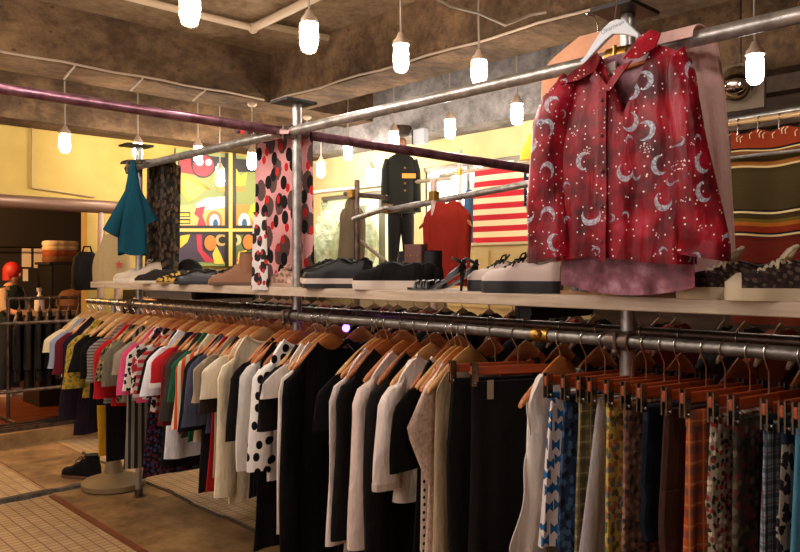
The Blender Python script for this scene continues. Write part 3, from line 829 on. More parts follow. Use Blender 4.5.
# tan boots, black shoes, gold flats, dark trainers, white trainers
tan = plain('#8a5a34', .5)
shoe('ankle_boot', 'tan leather ankle boot, nearer one left of the scarf', 'tan ankle boots', 233, -.01, .65, .29, 'boot', .018, tan, '#5f3f26', '#4a2f1c', None, shaft=.17)
shoe('ankle_boot', 'tan leather ankle boot, rear one left of the scarf', 'tan ankle boots', 245, -.12, .65, .29, 'boot', .018, tan, '#5f3f26', '#4a2f1c', None, shaft=.17)
shoe('derby_shoe', 'black leather shoe left of the tan boots', 'black leather shoes', 196, .0, .65, .28, 'low', .02, plain('#15110f', .25), '#100d0c', '#15110f')
shoe('derby_shoe', 'black leather shoe behind its pair left of the tan boots', 'black leather shoes', 207, -.10, .65, .28, 'low', .02, plain('#15110f', .25), '#100d0c', '#15110f')
shoe('flat_shoe', 'black and gold flat shoe between dark trainer and black leather shoe', 'black and gold flats', 176, .0, .8, .25, 'loafer', .014, floral('#2a1d12', '#b08a3c', '#c9a14a', scale=40), '#8a6a34')
shoe('flat_shoe', 'black and gold flat shoe behind its pair', 'black and gold flats', 186, -.09, .8, .25, 'loafer', .014, floral('#2a1d12', '#b08a3c', '#c9a14a', scale=40), '#8a6a34')
shoe('dark_trainer', 'dark trainer with white sole line, nearer one at left', 'dark trainers with white soles', 156, .01, .8, .28, 'low', .018, cloth('#2a241f'), '#c9b89c', '#1d1814', cat='sneaker')
shoe('dark_trainer', 'dark trainer with white sole line, rear one in front of black print garment', 'dark trainers with white soles', 166, -.06, .8, .28, 'low', .018, cloth('#2a241f'), '#c9b89c', '#1d1814', cat='sneaker')
shoe('white_trainer', 'off-white trainer in front of the canvas bag', 'off-white trainers', 133, -.05, .75, .28, 'low', .026, plain('#cbb79c', .6), '#d6c6ae', '#b9a68c', cat='sneaker')
shoe('white_trainer', 'off-white high trainer behind its pair by the teal shirt', 'off-white trainers', 148, -.10, .75, .30, 'boot', .03, plain('#cbb79c', .6), '#d6c6ae', '#b9a68c', bows=True, cat='sneaker')
# black round cap on the black shoes
u = hit_v(189, 250, -.30)[0]
r = T('knit_cap', 'round black knit cap behind the black leather shoes', 'cap', u, -.30, SZ)
MB().lathe([(.085, 0), (.10, .03), (.10, .07), (.085, .12), (.05, .155), (.01, .168)], 18).build('crown', BLACKC, r)
MB().lathe([(.104, 0), (.108, .02), (.104, .045)], 18, cap=False).build('brim', BLACKC, r)
# sandals under the red shirt
for px, v, lb in ((640, -.03, 'black flat sandal under the hem of the red shirt, right one'), (594, -.10, 'black flat sandal under the hem of the red shirt, left one')):
    u = hit_v(px, 292, v)[0]; r = T('flat_sandal', lb, 'sandal', u, v, SZ, .1, 'black sandals under the red shirt')
    L = .26; outl = [((t-.5)*L, interp(WID, t)) for t in [i/16 for i in range(17)]]
    pts = [(x, w) for x, w in outl]+[(x, -w) for x, w in outl[::-1]]
    MB().loft([[(x, y, 0) for x, y in pts], [(x, y, .014) for x, y in pts]]).build('sole', plain('#8a5f3c', .6), r)
    for xx, hh in ((.05, .045), (.02, .055), (-.03, .062)):
        MB().tube([(xx, .044*math.cos(PI*i/10), .012+hh*math.sin(PI*i/10)) for i in range(11)], .014, 6, ry=.003, up=(1, 0, 0)).build('strap', plain('#120e0d', .4), r)
    MB().tube([(-.09+.045*math.cos(PI*i/10), .034*math.cos(PI*i/10)*0+.034*(1-2*i/10), .012+.075*math.sin(PI*i/10)) for i in range(11)], .008, 6, ry=.003).build('strap', plain('#120e0d', .4), r)
# canvas bag with red star
u = hit_v(113, 260, -.20)[0]
r = T('canvas_bag', 'slouchy beige canvas bag with a red star at the left shelf end', 'bag', u, -.20, SZ, 1.1)
rings = []
for i in range(9):
    q = i/8; z = .36*q; wx = .150*(1-.4*q**2.2); wy = .085*(1-.75*q)
    rings.append([(wx*sp(math.cos(2*PI*k/24), .8)+.02*q*math.sin(5*q), wy*sp(math.sin(2*PI*k/24), .8)+.006*math.sin(k*1.3+q*6), z-.03*q*math.cos(2*PI*k/24+1)) for k in range(24)])
MB().loft(rings).build('body', cloth('#b39a6c'), r)
st5 = [((.034 if k % 2 == 0 else .014)*math.sin(PI*k/5), (.034 if k % 2 == 0 else .014)*math.cos(PI*k/5)) for k in range(10)]
# star faces the viewer
sgn = 1
MB().prism(st5, lambda p, d: (p[0]-.05, .066+d, .13+p[1]), 0, .012).build('star', plain('#b5432c', .6), r, False)
MB().tube([(-.07, 0, .33), (-.06, .0, .40), (0, 0, .43), (.06, 0, .40), (.07, 0, .33)], .008, 8).build('handle', cloth('#b39a6c'), r)
# ================================================================= MOON SHIRT
t = NT('moon print satin'); h, z = hz(t); P2 = t.comb(h, z)
neb = t.noise(9, 3, P2); neb2 = t.noise(26, 4, P2)
base = t.ramp(neb, [(.34, '#48060f'), (.48, '#800918'), (.6, '#a60f24'), (.74, '#bd3a50')])
base = t.mix(t.math('MULTIPLY', neb2, .35), base, lin('#5a0714'))
def moons(col, scale, rad, seedoff, keep, colr):
    vv = t.vor(scale, t.vec('ADD', P2, (seedoff, seedoff*.7, 0)), '2D', .66)
    d = t.vec('SUBTRACT', t.vec('ADD', P2, (seedoff, seedoff*.7, 0)), vv.outputs['Position'])
    cs = t.xyz(vv.outputs['Color']); ang = t.math('MULTIPLY', cs[0], 6.28)
    off = t.comb(t.math('MULTIPLY', t.math('COSINE', ang), rad*.42), t.math('MULTIPLY', t.math('SINE', ang), rad*.42))
    i1 = t.math('LESS_THAN', t.vec('LENGTH', d), rad); i2 = t.math('GREATER_THAN', t.vec('LENGTH', t.vec('SUBTRACT', d, off)), rad*.82)
    m = t.math('MULTIPLY', t.math('MULTIPLY', i1, i2), t.step(cs[1], keep))
    mott = t.math('ADD', .45, t.math('MULTIPLY', t.step(t.noise(110, 2, P2), .5), .5))
    return t.mix(t.math('MULTIPLY', m, mott), col, lin(colr))
c = moons(base, 8.0, .030, .0, .25, '#b4bdca')
c = moons(c, 9.0, .014, 1.37, .55, '#9fa4b4')
vd = t.vor(34, P2, '2D', 1.0)
c = t.mix(t.math('MULTIPLY', t.math('LESS_THAN', vd.outputs['Distance'], .09), t.step(t.xyz(vd.outputs['Color'])[0], .35)), c, lin('#efe3e0'))
ve = t.vor(120, P2, '2D', 1.0)
c = t.mix(t.math('MULTIPLY', t.math('LESS_THAN', ve.outputs['Distance'], .22), t.step(t.noise(16, 2, P2), .67)), c, lin('#e6cfc8'))
MOON = t.fin(c, .42, spec=.22, bump=t.noise(1.0, 3, t.vec('MULTIPLY', t.obj(), (14, 14, 5))), bs=.5, bd=.03)
t2 = NT('moon print reverse'); h2, z2 = hz(t2); q2 = t2.comb(h2, z2)
MOON_B = t2.fin(t2.ramp(t2.noise(14, 4, q2), [(.35, '#5a2430'), (.52, '#8a4654'), (.72, '#bb8c98')]), .5)
SU, SV, _ = hit_v(628, 100, .13)
mz = lambda py: zpx(py, SU, SV)
sh = T('moon_print_shirt', 'dark red satin shirt printed with silver crescent moons, hung above the shelf', 'shirt', SU, SV, 0, 0)
# local x runs along the rail (image left is +x); width helper
def mx(px): return hit_v(px, 150, SV)[0]-SU
xl, xr = mx(562), mx(690)           # body edges
zt_, zb = mz(66), mz(261)
neck = mx(606)*.5+mx(652)*.5
def front(s_, q, off):              # s_ 0 left..1 right, q 0 top..1 hem
    x = xl+(xr-xl)*s_
    xa = x-neck
    half = (xl-xr)/2
    nw = .085; a = abs(xa)
    zt = mz(50) if a < nw else mz(50)-.065*min(1, (a-nw)/(half-nw))-.035*max(0, (a-nw)/(half-nw))**5
    y = .038*(1-(2*s_-1)**2)**.5
    y += (.009*math.sin(15*s_+1+q)+.006*math.sin(33*s_+3*q))*min(1, .25+q)
    zz = zt+(zb+.012*math.sin(5*s_)-zt)*q
    if a < nw and off > 0:          # V neckline on the front panel
        zz = min(zz, mz(52)-.20*(1-a/nw)+.0)
    sh_ = .3+.7*min(1, q*3)
    return x+.014*q*(2*s_-1)*-1, y*off*sh_, zz
def mk(off): return MB().sheet(lambda s_, q: front(s_, q, off), 40, 24, (0, .003, 0))
mk(1).build('front_panel', MOON, sh)
def backp(s_, q):
    x, y, z = front(s_, q, -1); ze = mz(286)-.012*math.sin(3.1*s_)-.018*math.sin(s_*PI)
    return x, y*.6-.012, z if q < .05 else (mz(58)+(ze-mz(58))*q)
MB().sheet(backp, 40, 20, (0, .003, 0)).build('back_panel', MOON_B, sh, label='paler reverse side of the back tail')
# collar flaps
def flap(pts, d):
    p3 = [(hit_v(px, py, SV)[0]-SU, yy, mz(py)) for px, py, yy in pts]
    n = len(p3); b = MB(); b.v = [p for p in p3]+[(x, y-.006, z) for x, y, z in p3]
    b.face(*range(n)); b.face(*range(2*n-1, n-1, -1))
    for k in range(n): b.face(k, n+k, n+(k+1) % n, (k+1) % n)
    return b
flap([(592, 54, .02), (600, 47, .02), (606, 56, .035), (603, 68, .046), (588, 74, .050), (567, 74, .046), (578, 62, .035)], 1).build('collar', MOON, sh, False)
flap([(640, 42, .015), (654, 37, .02), (665, 44, .03), (662, 58, .044), (646, 65, .05), (630, 62, .045), (636, 52, .03)], 1).build('collar', MOON, sh, False)
flap([(603, 68, .047), (608, 74, .05), (618, 90, .052), (611, 92, .052), (598, 76, .052)], 1).build('lapel', MOON, sh, False)
flap([(640, 66, .050), (632, 76, .054), (619, 92, .056), (613, 90, .056), (626, 70, .052)], 1).build('lapel', MOON, sh, False)
xp = mx(611)
def plk(a, b): return (xp+.014-.028*a, .049+.004*math.sin(9*b)*b, mz(90)+(zb-mz(90))*b)
MB().sheet(plk, 2, 16, (0, .004, 0)).build('placket', MOON, sh)
for k in range(5):
    MB().ball((xp, .056, mz(100)+(zb+.06-mz(100))*k/4), .0065, .003, n=10, m=6).build('button', plain('#5a1220', .3), sh)
for side in (1, -1):
    cpx = ((572, 66, 8), (562, 82, 17), (554, 108, 20), (551, 150, 19), (549, 200, 20), (552, 238, 22), (552, 258, 22)) if side == 1 else ((680, 66, 7), (683, 82, 13), (685, 108, 15), (691, 150, 17), (699, 200, 22), (706, 240, 26), (707, 258, 26))
    rings = []
    pts = []
    for (a, b, w) in cpx: pts.append((mx(a), mz(b), abs(mx(a-w)-mx(a+w))/2*.93))
    dense = []
    for i in range(len(pts)-1):
        for k in range(4):
            q = k/4; dense.append(tuple(pts[i][j]+(pts[i+1][j]-pts[i][j])*q for j in range(3)))
    dense.append(pts[-1])
    for i, (x, z, w) in enumerate(dense):
        q = i/(len(dense)-1); ty = .028+.018*min(1, q*4); nn = 20
        if i == 0: ty *= .5
        rings.append([(x+w*math.cos(2*PI*k/nn)*(1+.04*math.sin(3*2*PI*k/nn+q*7)), .012+ty*math.sin(2*PI*k/nn)*(1+.18*math.sin(2*2*PI*k/nn+q*9+side)), z-(.02*math.cos(2*PI*k/nn)*side*-1 if i == 0 else 0)-(.012*math.cos(2*PI*k/nn)*side if q > .9 else 0)) for k in range(nn)])
    MB().loft(rings).build('sleeve', MOON, sh)
    e = rings[-1]; cx = sum(p[0] for p in e)/20
    MB().loft([[(cx+(p[0]-cx)*s1, .012+(p[1]-.012)*s1, p[2]+dz) for p in e] for s1, dz in ((1.03, -.002), (1.05, .02), (1.03, .05))]).build('cuff', MOON, sh)
flap([(604, 60, .0), (615, 58, .0), (616, 70, .0), (605, 72, .0)], 1).build('neck_label', plain('#b8a5a0', .6), sh, False, label='pale label inside the collar')
# white display hanger
hg = T('display_hanger', 'white wooden hanger holding the moon print shirt', 'hanger', SU, SV, 0, 0)
up_ = [(581, 51), (588, 45), (596, 33), (603, 24), (611, 18), (618, 17), (626, 20), (634, 30), (640, 37)]
lo_ = [(640, 42), (634, 38), (626, 34), (614, 31), (606, 36), (597, 44), (586, 54)]
pl = [(hit_v(a, b, SV)[0]-SU, mz(b)) for a, b in up_+lo_]
o = MB().prism(pl, lambda p, d: (p[0], d, p[1]), -.006, .010).build('arms', plain('#dbe0e6', .4), hg, False)
m = o.modifiers.new('b', 'BEVEL'); m.width = .003; m.segments = 2
hx = hit_v(614, 10, SV)[0]-SU; hzz = 2.478
MB().tube([(hx, 0, mz(19)), (hx, -.01, mz(10)), (hx, -.02, hzz-.02), (hx-.0, -.03, hzz+.025), (hx, -.05, hzz+.03), (hx, -.07, hzz+.012), (hx, -.075, hzz+.003)], .0024, 8).build('hook', WIRE, hg)
MB().tube([(mx(583), -.005, mz(72)), (mx(658), -.005, mz(63))], .006, 8).build('trouser_bar', WOODS[0], hg)
cv = bpy.data.curves.new('txt', 'FONT'); cv.body = 'Okariwan'; cv.size = .021; cv.extrude = .0004
tmp = bpy.data.objects.new('tmp', cv); C.objects.link(tmp); bpy.context.view_layer.update()
me = bpy.data.meshes.new_from_object(tmp); bpy.data.objects.remove(tmp)
me.materials.clear(); me.materials.append(plain('#9aa3b0', .6))
lt = bpy.data.objects.new('lettering', me); C.objects.link(lt); lt.parent = hg
lt.rotation_euler = (PI/2, math.radians(-12), PI); lt.location = (mx(603), .0105, mz(29))
# apricot garment behind
ua = hit_v(598, 60, -.30)[0]; za = zpx(33, ua, -.30)
r = T('apricot_garment', 'apricot garment hanging behind the red moon shirt, its shoulders showing', 'garment', ua, -.30, za, PI/2)
body_mb(.27, .27, .82, .04, z0=0, slope=.085, nw=.07, nd=0, seed=41, fold=.012).build('body', cloth('#eeb08a'), r)
MB().tube([(0, 0, -.01), (0, 0, .03), (.03, 0, .06), (.08, 0, .055)], .003, 6).build('hanging_loop', WIRE, r)
# pale pink dress on the pipe behind
u0 = hit_v(700, 60, -.02)[0]
r = T('pink_drape', 'pale pink long garment draped over the top pipe behind the red shirt', 'garment', u0, -.02, 0)
px_l = [(660, 45, 660, 292), ]
def pd(a, b):
    py = 40+(292-40)*b; pl_, pr_ = 655+8*b, 718+17*b-6*(1-b)**6
    x = pl_+(pr_-pl_)*a
    return hit_v(x, py, -.09)[0]-u0, .012*math.sin(a*11+2*b)+.007*math.sin(a*23)-.07, zpx(py, u0, -.09)-.02*(a > .9)*(1-b)*0
MB().sheet(pd, 24, 24, (0, -.02, 0)).build('front_fall', cloth('#efc3ba'), r)
def pd2(a, b):
    x, y, z = pd(a, 0); an = PI*b; return x, .005-.060*math.cos(an), z+.040*math.sin(an)-.015*b
MB().sheet(pd2, 24, 8, (0, 0, -.004)).build('shoulder_fold', cloth('#efc3ba'), r)
# ================================================================= HANGING ON THE TOP PIPE (left)
def wavesheet(px0, px1, py0, py1, v, amp, nf, u_ref):
    def f(a, b):
        x = px0+(px1-px0)*a; py = py0+(py1-py0)*b
        return hit_v(x, py, v)[0]-u_ref, amp*math.sin(nf*a*PI+1.2*b)*(.4+.6*b), zpx(py, hit_v(x, py, v)[0], v)
    return f
t = NT('ladybird print scarf'); h, z = hz(t); P3 = t.comb(h, t.math('MULTIPLY', z, .75))
v1 = t.vor(9.5, P3, '2D', .9); v2 = t.vor(9.5, t.vec('ADD', P3, (.31, .57, 0)), '2D', .9); v3 = t.vor(8.5, t.vec('ADD', P3, (.77, .13, 0)), '2D', .9)
c = t.mix(t.math('LESS_THAN', t.math('ADD', v3.outputs['Distance'], t.math('MULTIPLY', t.noise(40, 2, P3), .15)), .46), lin('#d99a98'), lin('#5a4440'))
c = t.mix(t.math('LESS_THAN', v2.outputs['Distance'], .27), c, lin('#18110f'))
c = t.mix(t.math('LESS_THAN', v1.outputs['Distance'], .17), c, lin('#c8241c'))
SCARF = t.fin(c, .85, spec=.2)
ur = hit_v(280, 200, -.115)[0]
r = T('printed_scarf', 'long pink scarf with black, grey and red spots hung behind the steel post', 'scarf', ur, -.115, 0)
MB().sheet(wavesheet(256, 312, 133, 286, -.115, .014, 5, ur), 40, 24, (0, -.004, 0)).build('fall', SCARF, r)
def fold_(a, b):
    x, y, z = wavesheet(256, 312, 133, 286, -.115, .014, 5, ur)(a, 0); an = PI*b
    return x, y+.075*(1-math.cos(an)), z+.035*math.sin(an)-.02*b
MB().sheet(fold_, 40, 8, (0, 0, -.003)).build('top_fold', SCARF, r)
t = NT('black white print'); h, z = hz(t); P4 = t.comb(h, z); v1 = t.vor(14, P4, '2D', .9); v2 = t.vor(16, t.vec('ADD', P4, (.4, .2, 0)), '2D', .9)
c = t.mix(t.math('LESS_THAN', t.math('ADD', v1.outputs['Distance'], t.math('MULTIPLY', t.noise(30, 2, P4), .2)), .5), lin('#d9d0c8'), lin('#171211'))
c = t.mix(t.math('LESS_THAN', v2.outputs['Distance'], .2), c, lin('#b82a20'))
ur2 = hit_v(258, 240, .07)[0]
o = MB().sheet(wavesheet(253, 266, 212, 290, .07, .012, 3, ur2), 10, 16, (0, -.004, 0)).build('scarf_end', t.fin(c, .85), r)
o.location = (ur2-ur, .185, 0)
# dark printed garment near the pipe's left end
ur = hit_v(163, 200, -.17)[0]
DKP = floral('#17110e', '#4a3a2c', '#2a2a22', '#5f4c38', scale=26, size=.5)
r = T('black_print_garment', 'long black garment with brown print hung beside the teal shirt', 'garment', ur, -.17, 0)
MB().sheet(wavesheet(147, 177, 165, 279, -.17, .02, 4, ur), 24, 20, (0, -.03, 0)).build('body', DKP, r)
def dtop(a, b):
    x, y, z = wavesheet(147, 177, 165, 279, -.17, .02, 4, ur)(a, 0); an = PI*b; return x, .10*(1-math.cos(an)), z+.035*math.sin(an)-.01*b
MB().sheet(dtop, 24, 8, (0, 0, -.004)).build('shoulder_fold', DKP, r)
# teal shirt hung by its neck from the pipe end
ut, vt = hit_v(133, 200, .06)[0], .06
r = T('teal_shirt', 'teal short-sleeved shirt hanging from the left end of the top pipe', 'shirt', ut, vt, 0, -.25)
TEAL = cloth('#0b4250')
zt = zpx(160, ut, vt)
rings = []
for i in range(15):
    q = i/14; z = zt-(zt-zpx(254, ut, vt))*q; w = .012+.082*min(1, q*1.35)**.9; tx = .02+.03*min(1, q*2)
    rings.append([(tx*math.sin(2*PI*k/28)*(1+.0)+.010*q*math.sin(4*2*PI*k/28+q*2), w*sp(math.cos(2*PI*k/28), .8)*(1+.06*math.sin(5*2*PI*k/28)*q), z-.012*q*math.sin(3*2*PI*k/28)) for k in range(28)])
MB().loft(rings).build('body', TEAL, r)
for sg in (1, -1):
    zz0 = zpx(190, ut, vt); z1 = zpx(234 if sg > 0 else 222, ut, vt); rings = []
    for i in range(9):
        q = i/8; z = zz0-(zz0-z1)*q; yc = sg*(.03+(.115 if sg > 0 else .085)*q); w = .02+.028*q
        rings.append([(.012*q+(.022+.012*q)*math.sin(2*PI*k/14)-.012, yc+w*math.cos(2*PI*k/14), z+sg*.028*q*math.cos(2*PI*k/14)) for k in range(14)])
    MB().loft(rings).build('sleeve', TEAL, r)
MB().tube([(0, 0, zt-.02), (0, -.03, zt+.03), (0, -.05, BZ+.03), (0, -.085, BZ+.005)], .003, 6).build('hanging_loop', TEAL, r)
# ================================================================= PENDANT LAMPS
JAR = (lambda t: t.fin(lin('#fff3d8'), .4, emit=lin('#fff4ea'), es=72.0))(NT('lit glass jar'))
CAPM = plain('#b9a088', .5, .3); CORD = plain('#8d8070', .6)
proto_l = None
def pendant(u, v, z, top, label, cage=False):
    """z = centre of the jar"""
    r = T('pendant_lamp', label, 'pendant lamp', u, v, z, 0, 'caged glass jar pendant lamps')
    MB().lathe([(.026, .072), (.038, .062), (.042, .03), (.042, -.035), (.037, -.062), (.024, -.076), (.005, -.081)], 14).build('glass_jar', JAR, r)
    MB().lathe([(.008, .145), (.016, .14), (.026, .115), (.044, .095), (.047, .072), (.026, .07)], 14).build('socket_cap', CAPM, r)
    MB().tube([(0, 0, .14), (.003, .002, (top-z)*.5), (0, 0, top-z)], .0065, 8).build('cord', CORD, r)
    MB().lathe([(.03, -.03), (.045, -.015), (.045, 0)], 12, (0, 0, top-z)).build('junction_box', CAPM, r)
    if cage:
        mb = MB()
        for k in range(4):
            a = PI*k/4; mb.tube([(.049*math.cos(a)*c_, .049*math.sin(a)*c_, z_) for c_, z_ in ((1, .075), (1.02, -.03), (.75, -.075), (0, -.094), (-.75, -.075), (-1.02, -.03), (-1, .075))], .0022, 5)
        for zz in (.03, -.025): mb.tube([(.05*math.cos(2*PI*k/16), .05*math.sin(2*PI*k/16), zz) for k in range(17)], .0022, 5)
        mb.build('wire_cage', CAPM, r)
    return r
LP = [(190, 8, 3.5, 1, 'caged pendant lamp at the top left, cut by the frame edge'),
      (309, 37, 3.96, 1, 'caged pendant lamp hanging high left of centre'),
      (401, 58, 4.2, 0, 'smooth jar pendant lamp hanging at centre top'),
      (479, 72, 4.75, 1, 'pendant lamp with cone cap above the top pipe, right of centre'),
      (517, 114, 5.6, 0, 'pendant lamp just left of the red shirt'),
      (450, 129, 6.1, 0, 'pendant lamp against the pale concrete beam'),
      (755, 69, 3.9, 0, 'pendant lamp at upper right over the striped blanket'),
      (65, 143, 6.2, 0, 'pendant lamp leftmost against the yellow wall'),
      (138, 151, 7.0, 0, 'pendant lamp above the teal shirt'),
      (198, 154, 7.4, 0, 'pendant lamp just above the colourful mural'),
      (220, 178, 7.3, 0, 'pendant lamp hanging in front of the mural'),
      (252, 161, 7.0, 0, 'pendant lamp left of the printed scarf'),
      (307, 158, 7.6, 0, 'pendant lamp right behind the steel post'),
      (321, 170, 8.0, 0, 'lower pendant lamp right of the steel post'),
      (348, 152, 7.6, 0, 'pendant lamp against the concrete left of the mannequin'),
      (371, 176, 8.0, 0, 'lowest pendant lamp left of the mannequin shoulder'),
      (394, 140, 6.6, 0, 'pendant lamp beside the mannequin head')]
for px, py, Y, cg, lb in LP:
    u, v, z = at(px, py, Y)
    top = CEIL
    if 5.14 <= u <= 5.6 or (-2.1 <= v <= -1.68 and u < 5.14): top = 3.15
    if u > 6.35: u = min(u, 6.6); top = 2.93
    if v < -2.95: top = 2.93
    pendant(u, v, z, top, lb, bool(cg))
for k, (u, v, z) in enumerate(((-.7, .8, 2.8), (3.0, 1.42, 2.85), (4.2, 1.2, 2.85), (1.7, 1.3, 2.85), (2.35, 1.6, 2.85), (3.7, 1.9, 2.85), (1.3, 1.9, 2.85), (4.8, 1.7, 2.85), (2.6, 2.9, 2.85), (3.9, 3.2, 2.85), (1.1, 3.2, 2.85))):  # extra lamps out of view, added to brighten the clothes and red shirt
    pendant(u, v, z, CEIL, 'unseen pendant lamp added to light the nearer part of the shop')
# conduits on the beams
mb = MB()
def rail3(pts, r=.011, n=6): mb.tube(pts, r, n)
PALE = plain('#a5917a', .7)
rail3([(5.125, v, 3.17+.006*math.sin(v*9)) for v in [-1.6+.2*i for i in range(26)]], .009)
for px, py in ((75, 70), (143, 83), (206, 94)):
    u, v, z = hit_u(px, py, 5.12); rail3([(5.12, v, 3.16), (5.25, v, 3.13), (5.35, v, 3.10)], .008)
mb_o = mb.build('wall_conduit', PALE); place(mb_o); tag(mb_o, 'thin pale conduit along the lower edge of the left cross beam', 'conduit')
mb = MB(); rail3([(5.1-.25*i, -1.66, 3.16+.008*math.sin(i*1.7)) for i in range(30)], .009)
o = mb.build('beam_conduit', PALE); place(o); tag(o, 'thin pale conduit along the beam above the mannequin', 'conduit')
mb = MB(); pts = [at(x, y, Y) for x, y, Y in ((425, -8, 3.9), (450, 6, 4.0), (478, 13, 4.3), (505, 25, 4.6), (530, 15, 4.7), (546, 12, 4.7))]; rail3([(p[0], p[1], min(p[2], CEIL-.02)) for p in pts], .009)
o = mb.build('ceiling_cable', PALE); place(o); tag(o, 'loose pale cable looping across the ceiling right of centre', 'cable')
mb = MB(); a = at(60, -18, 5.0); b = at(253, 28, 6.0); c_ = at(318, -4, 4.6)
zz = CEIL-.035
def onceil(px, py): 
    d, du, dv = ray(px, py); tt = (zz-EYE)/d.z; return CU+tt*du, CV+tt*dv, zz
mb.tube([onceil(100, -10), onceil(180, 10), onceil(253, 28)], .028, 10); mb.tube([onceil(253, 28), onceil(284, 13), onceil(330, -10)], .034, 12); mb.ball(onceil(253, 28), .045)
o = mb.build('ceiling_pipe', plain('#cdb392', .5)); place(o); tag(o, 'pale pipe with an elbow fixed under the ceiling at upper left', 'pipe')
mb = MB(); mb.tube([onceil(262, 24), onceil(320, 36), onceil(388, 52)], .03, 6); o = mb.build('ceiling_batten', plain('#a38a6a', .8)); place(o); tag(o, 'pale straight batten under the ceiling right of the pipe elbow', 'batten')
# cream rod from which a signboard edge shows at top left
mb = MB(); p0 = at(-8, 30, 3.6); mb.box(p0[0]-.0, p0[0]+.25, p0[1]-.02, p0[1]+.12, p0[2], p0[2]+.4)
o = mb.build('hanging_board', wood('#33200f', '#5a4028'), None, False); place(o); tag(o, 'dark board corner at the top left frame edge', 'board')
# ================================================================= MURAL on the end wall
MU = 6.70
def mp(px, py, d=0): u, v, z = hit_u(px, py, MU); return (u-d, v, z)
r = T('mural_panel', 'colourful comic-style mural panel in four panes on the yellow wall', 'mural', 0, 0)
c00, c11 = mp(176, 157), mp(262, 262)
v_l, v_r = mp(176, 200)[1], mp(264, 200)[1]; z_b, z_t = mp(200, 266)[2], mp(200, 151)[2]
MB().box(6.70, 6.745, v_r, v_l, z_b, z_t).build('ground', plain('#878f4c', .5), r, False)
def art(pts, c, d, nm='shape'):
    MB().prism([mp(x, y) for x, y in pts], lambda p, dd: (p[0]-dd, p[1], p[2]), d, d+.0025).build(nm, plain(c, .45), r, False)
def ell(cx, cy, rx, ry, n=20, a0=0, a1=2*PI): return [(cx+rx*math.cos(a0+(a1-a0)*k/n), cy+ry*math.sin(a0+(a1-a0)*k/n)) for k in range(n)]
art([(178, 153), (262, 161), (262, 172), (222, 172), (178, 165)], '#1d1512', .001)
art([(180, 156), (190, 157), (191, 168), (200, 176), (178, 172)], '#a51f24', .004)
art(ell(203, 166, 12, 12), '#1a1311', .004); art(ell(203, 166, 10.5, 10.5), '#b02430', .007)
art(ell(199, 162, 4, 4), '#e8dcc8', .010); art(ell(208, 162.5, 3.2, 3.2), '#e8dcc8', .010)
art([(178, 174), (186, 174), (212, 190), (206, 186), (196, 198), (188, 202), (180, 190)], '#caa02a', .004)
art([(182, 177), (206, 190), (192, 200), (186, 196)], '#d79a4a', .007)
art([(214, 174), (219, 169), (222, 176), (227, 168), (231, 176), (236, 169), (240, 176), (247, 172), (244, 190), (217, 190)], '#e3b62c', .006)
art([(216, 186), (245, 186), (244, 192), (217, 192)], '#b5842a', .008)
art([(178, 206), (228, 200), (228, 228), (178, 228)], '#c8a45a', .002)
art([(195, 204), (206, 198), (229, 196), (229, 206), (212, 210), (198, 210)], '#e3c7bd', .005)
art([(196, 208), (205, 206), (202, 216), (207, 228), (196, 228), (199, 218), (194, 214)], '#b32838', .006)
art(ell(214, 221, 8, 10), '#b06a2c', .006); art(ell(214, 222, 5, 8), '#e0d8cc', .008); art(ell(215, 224, 2.6, 5), '#2a567c', .010)
art([(233, 204), (258, 206), (258, 229), (233, 229)], '#c9822f', .003)
art(ell(244, 222, 6, 9), '#ded2c6', .006); art(ell(244, 224, 2.6, 5.4), '#2a567c', .008)
art([(250, 206), (256, 202), (256, 230), (253, 222), (248, 214)], '#e0b82c', .008)
for a in (212, 219): art([(178, a), (190, a), (190, a+5), (178, a+5)], '#17110f', .005)
art([(179, 213.5), (189, 213.5), (189, 216), (179, 216)], '#d8b22c', .007); art([(179, 220.5), (189, 220.5), (189, 223), (179, 223)], '#d8b22c', .007)
art([(178, 233), (229, 233), (229, 262), (178, 262)], '#3a2a3a', .002)
art([(180, 236), (190, 234), (187, 242), (180, 248)], '#d8b22c', .006); art([(196, 234), (201, 234), (202, 250), (215, 262), (205, 262), (197, 250)], '#b32838', .006)
art(ell(210, 243, 7.5, 9), '#17110f', .005); art(ell(210, 243, 6, 7.8), '#c4742c', .008)
art(ell(221, 240, 6, 6), '#b79a5c', .006); art(ell(222, 240, 4, 3.5), '#17110f', .009)
art([(212, 254), (216, 246), (220, 254), (224, 264), (214, 264)], '#dcc04a', .009)
art([(233, 233), (258, 233), (258, 262), (233, 262)], '#5f6a3c', .002)
art(ell(236, 240, 5, 5.5), '#c9b878', .006); art(ell(234, 240, 3, 3.5), '#17110f', .009)
art(ell(248, 242, 7, 9), '#17110f', .005); art(ell(248, 242, 5.6, 7.6), '#c4742c', .008)
art([(238, 252), (246, 250), (244, 264), (236, 264)], '#dcc04a', .009); art(ell(235, 260, 2.5, 2.5), '#b03a5a', .011)
def fbar(x0, x1, y0, y1, c, d, nm): art([(x0, y0), (x1, y0), (x1, y1), (x0, y1)], c, d, nm)
fbar(224.5, 235.5, 153, 266, '#17110f', .012, 'mullion'); fbar(228, 231.6, 153, 266, '#d9bb58', .016, 'mullion')
fbar(176, 262, 225.5, 234.5, '#17110f', .013, 'transom'); fbar(176, 262, 228.6, 231.6, '#d9bb58', .017, 'transom')
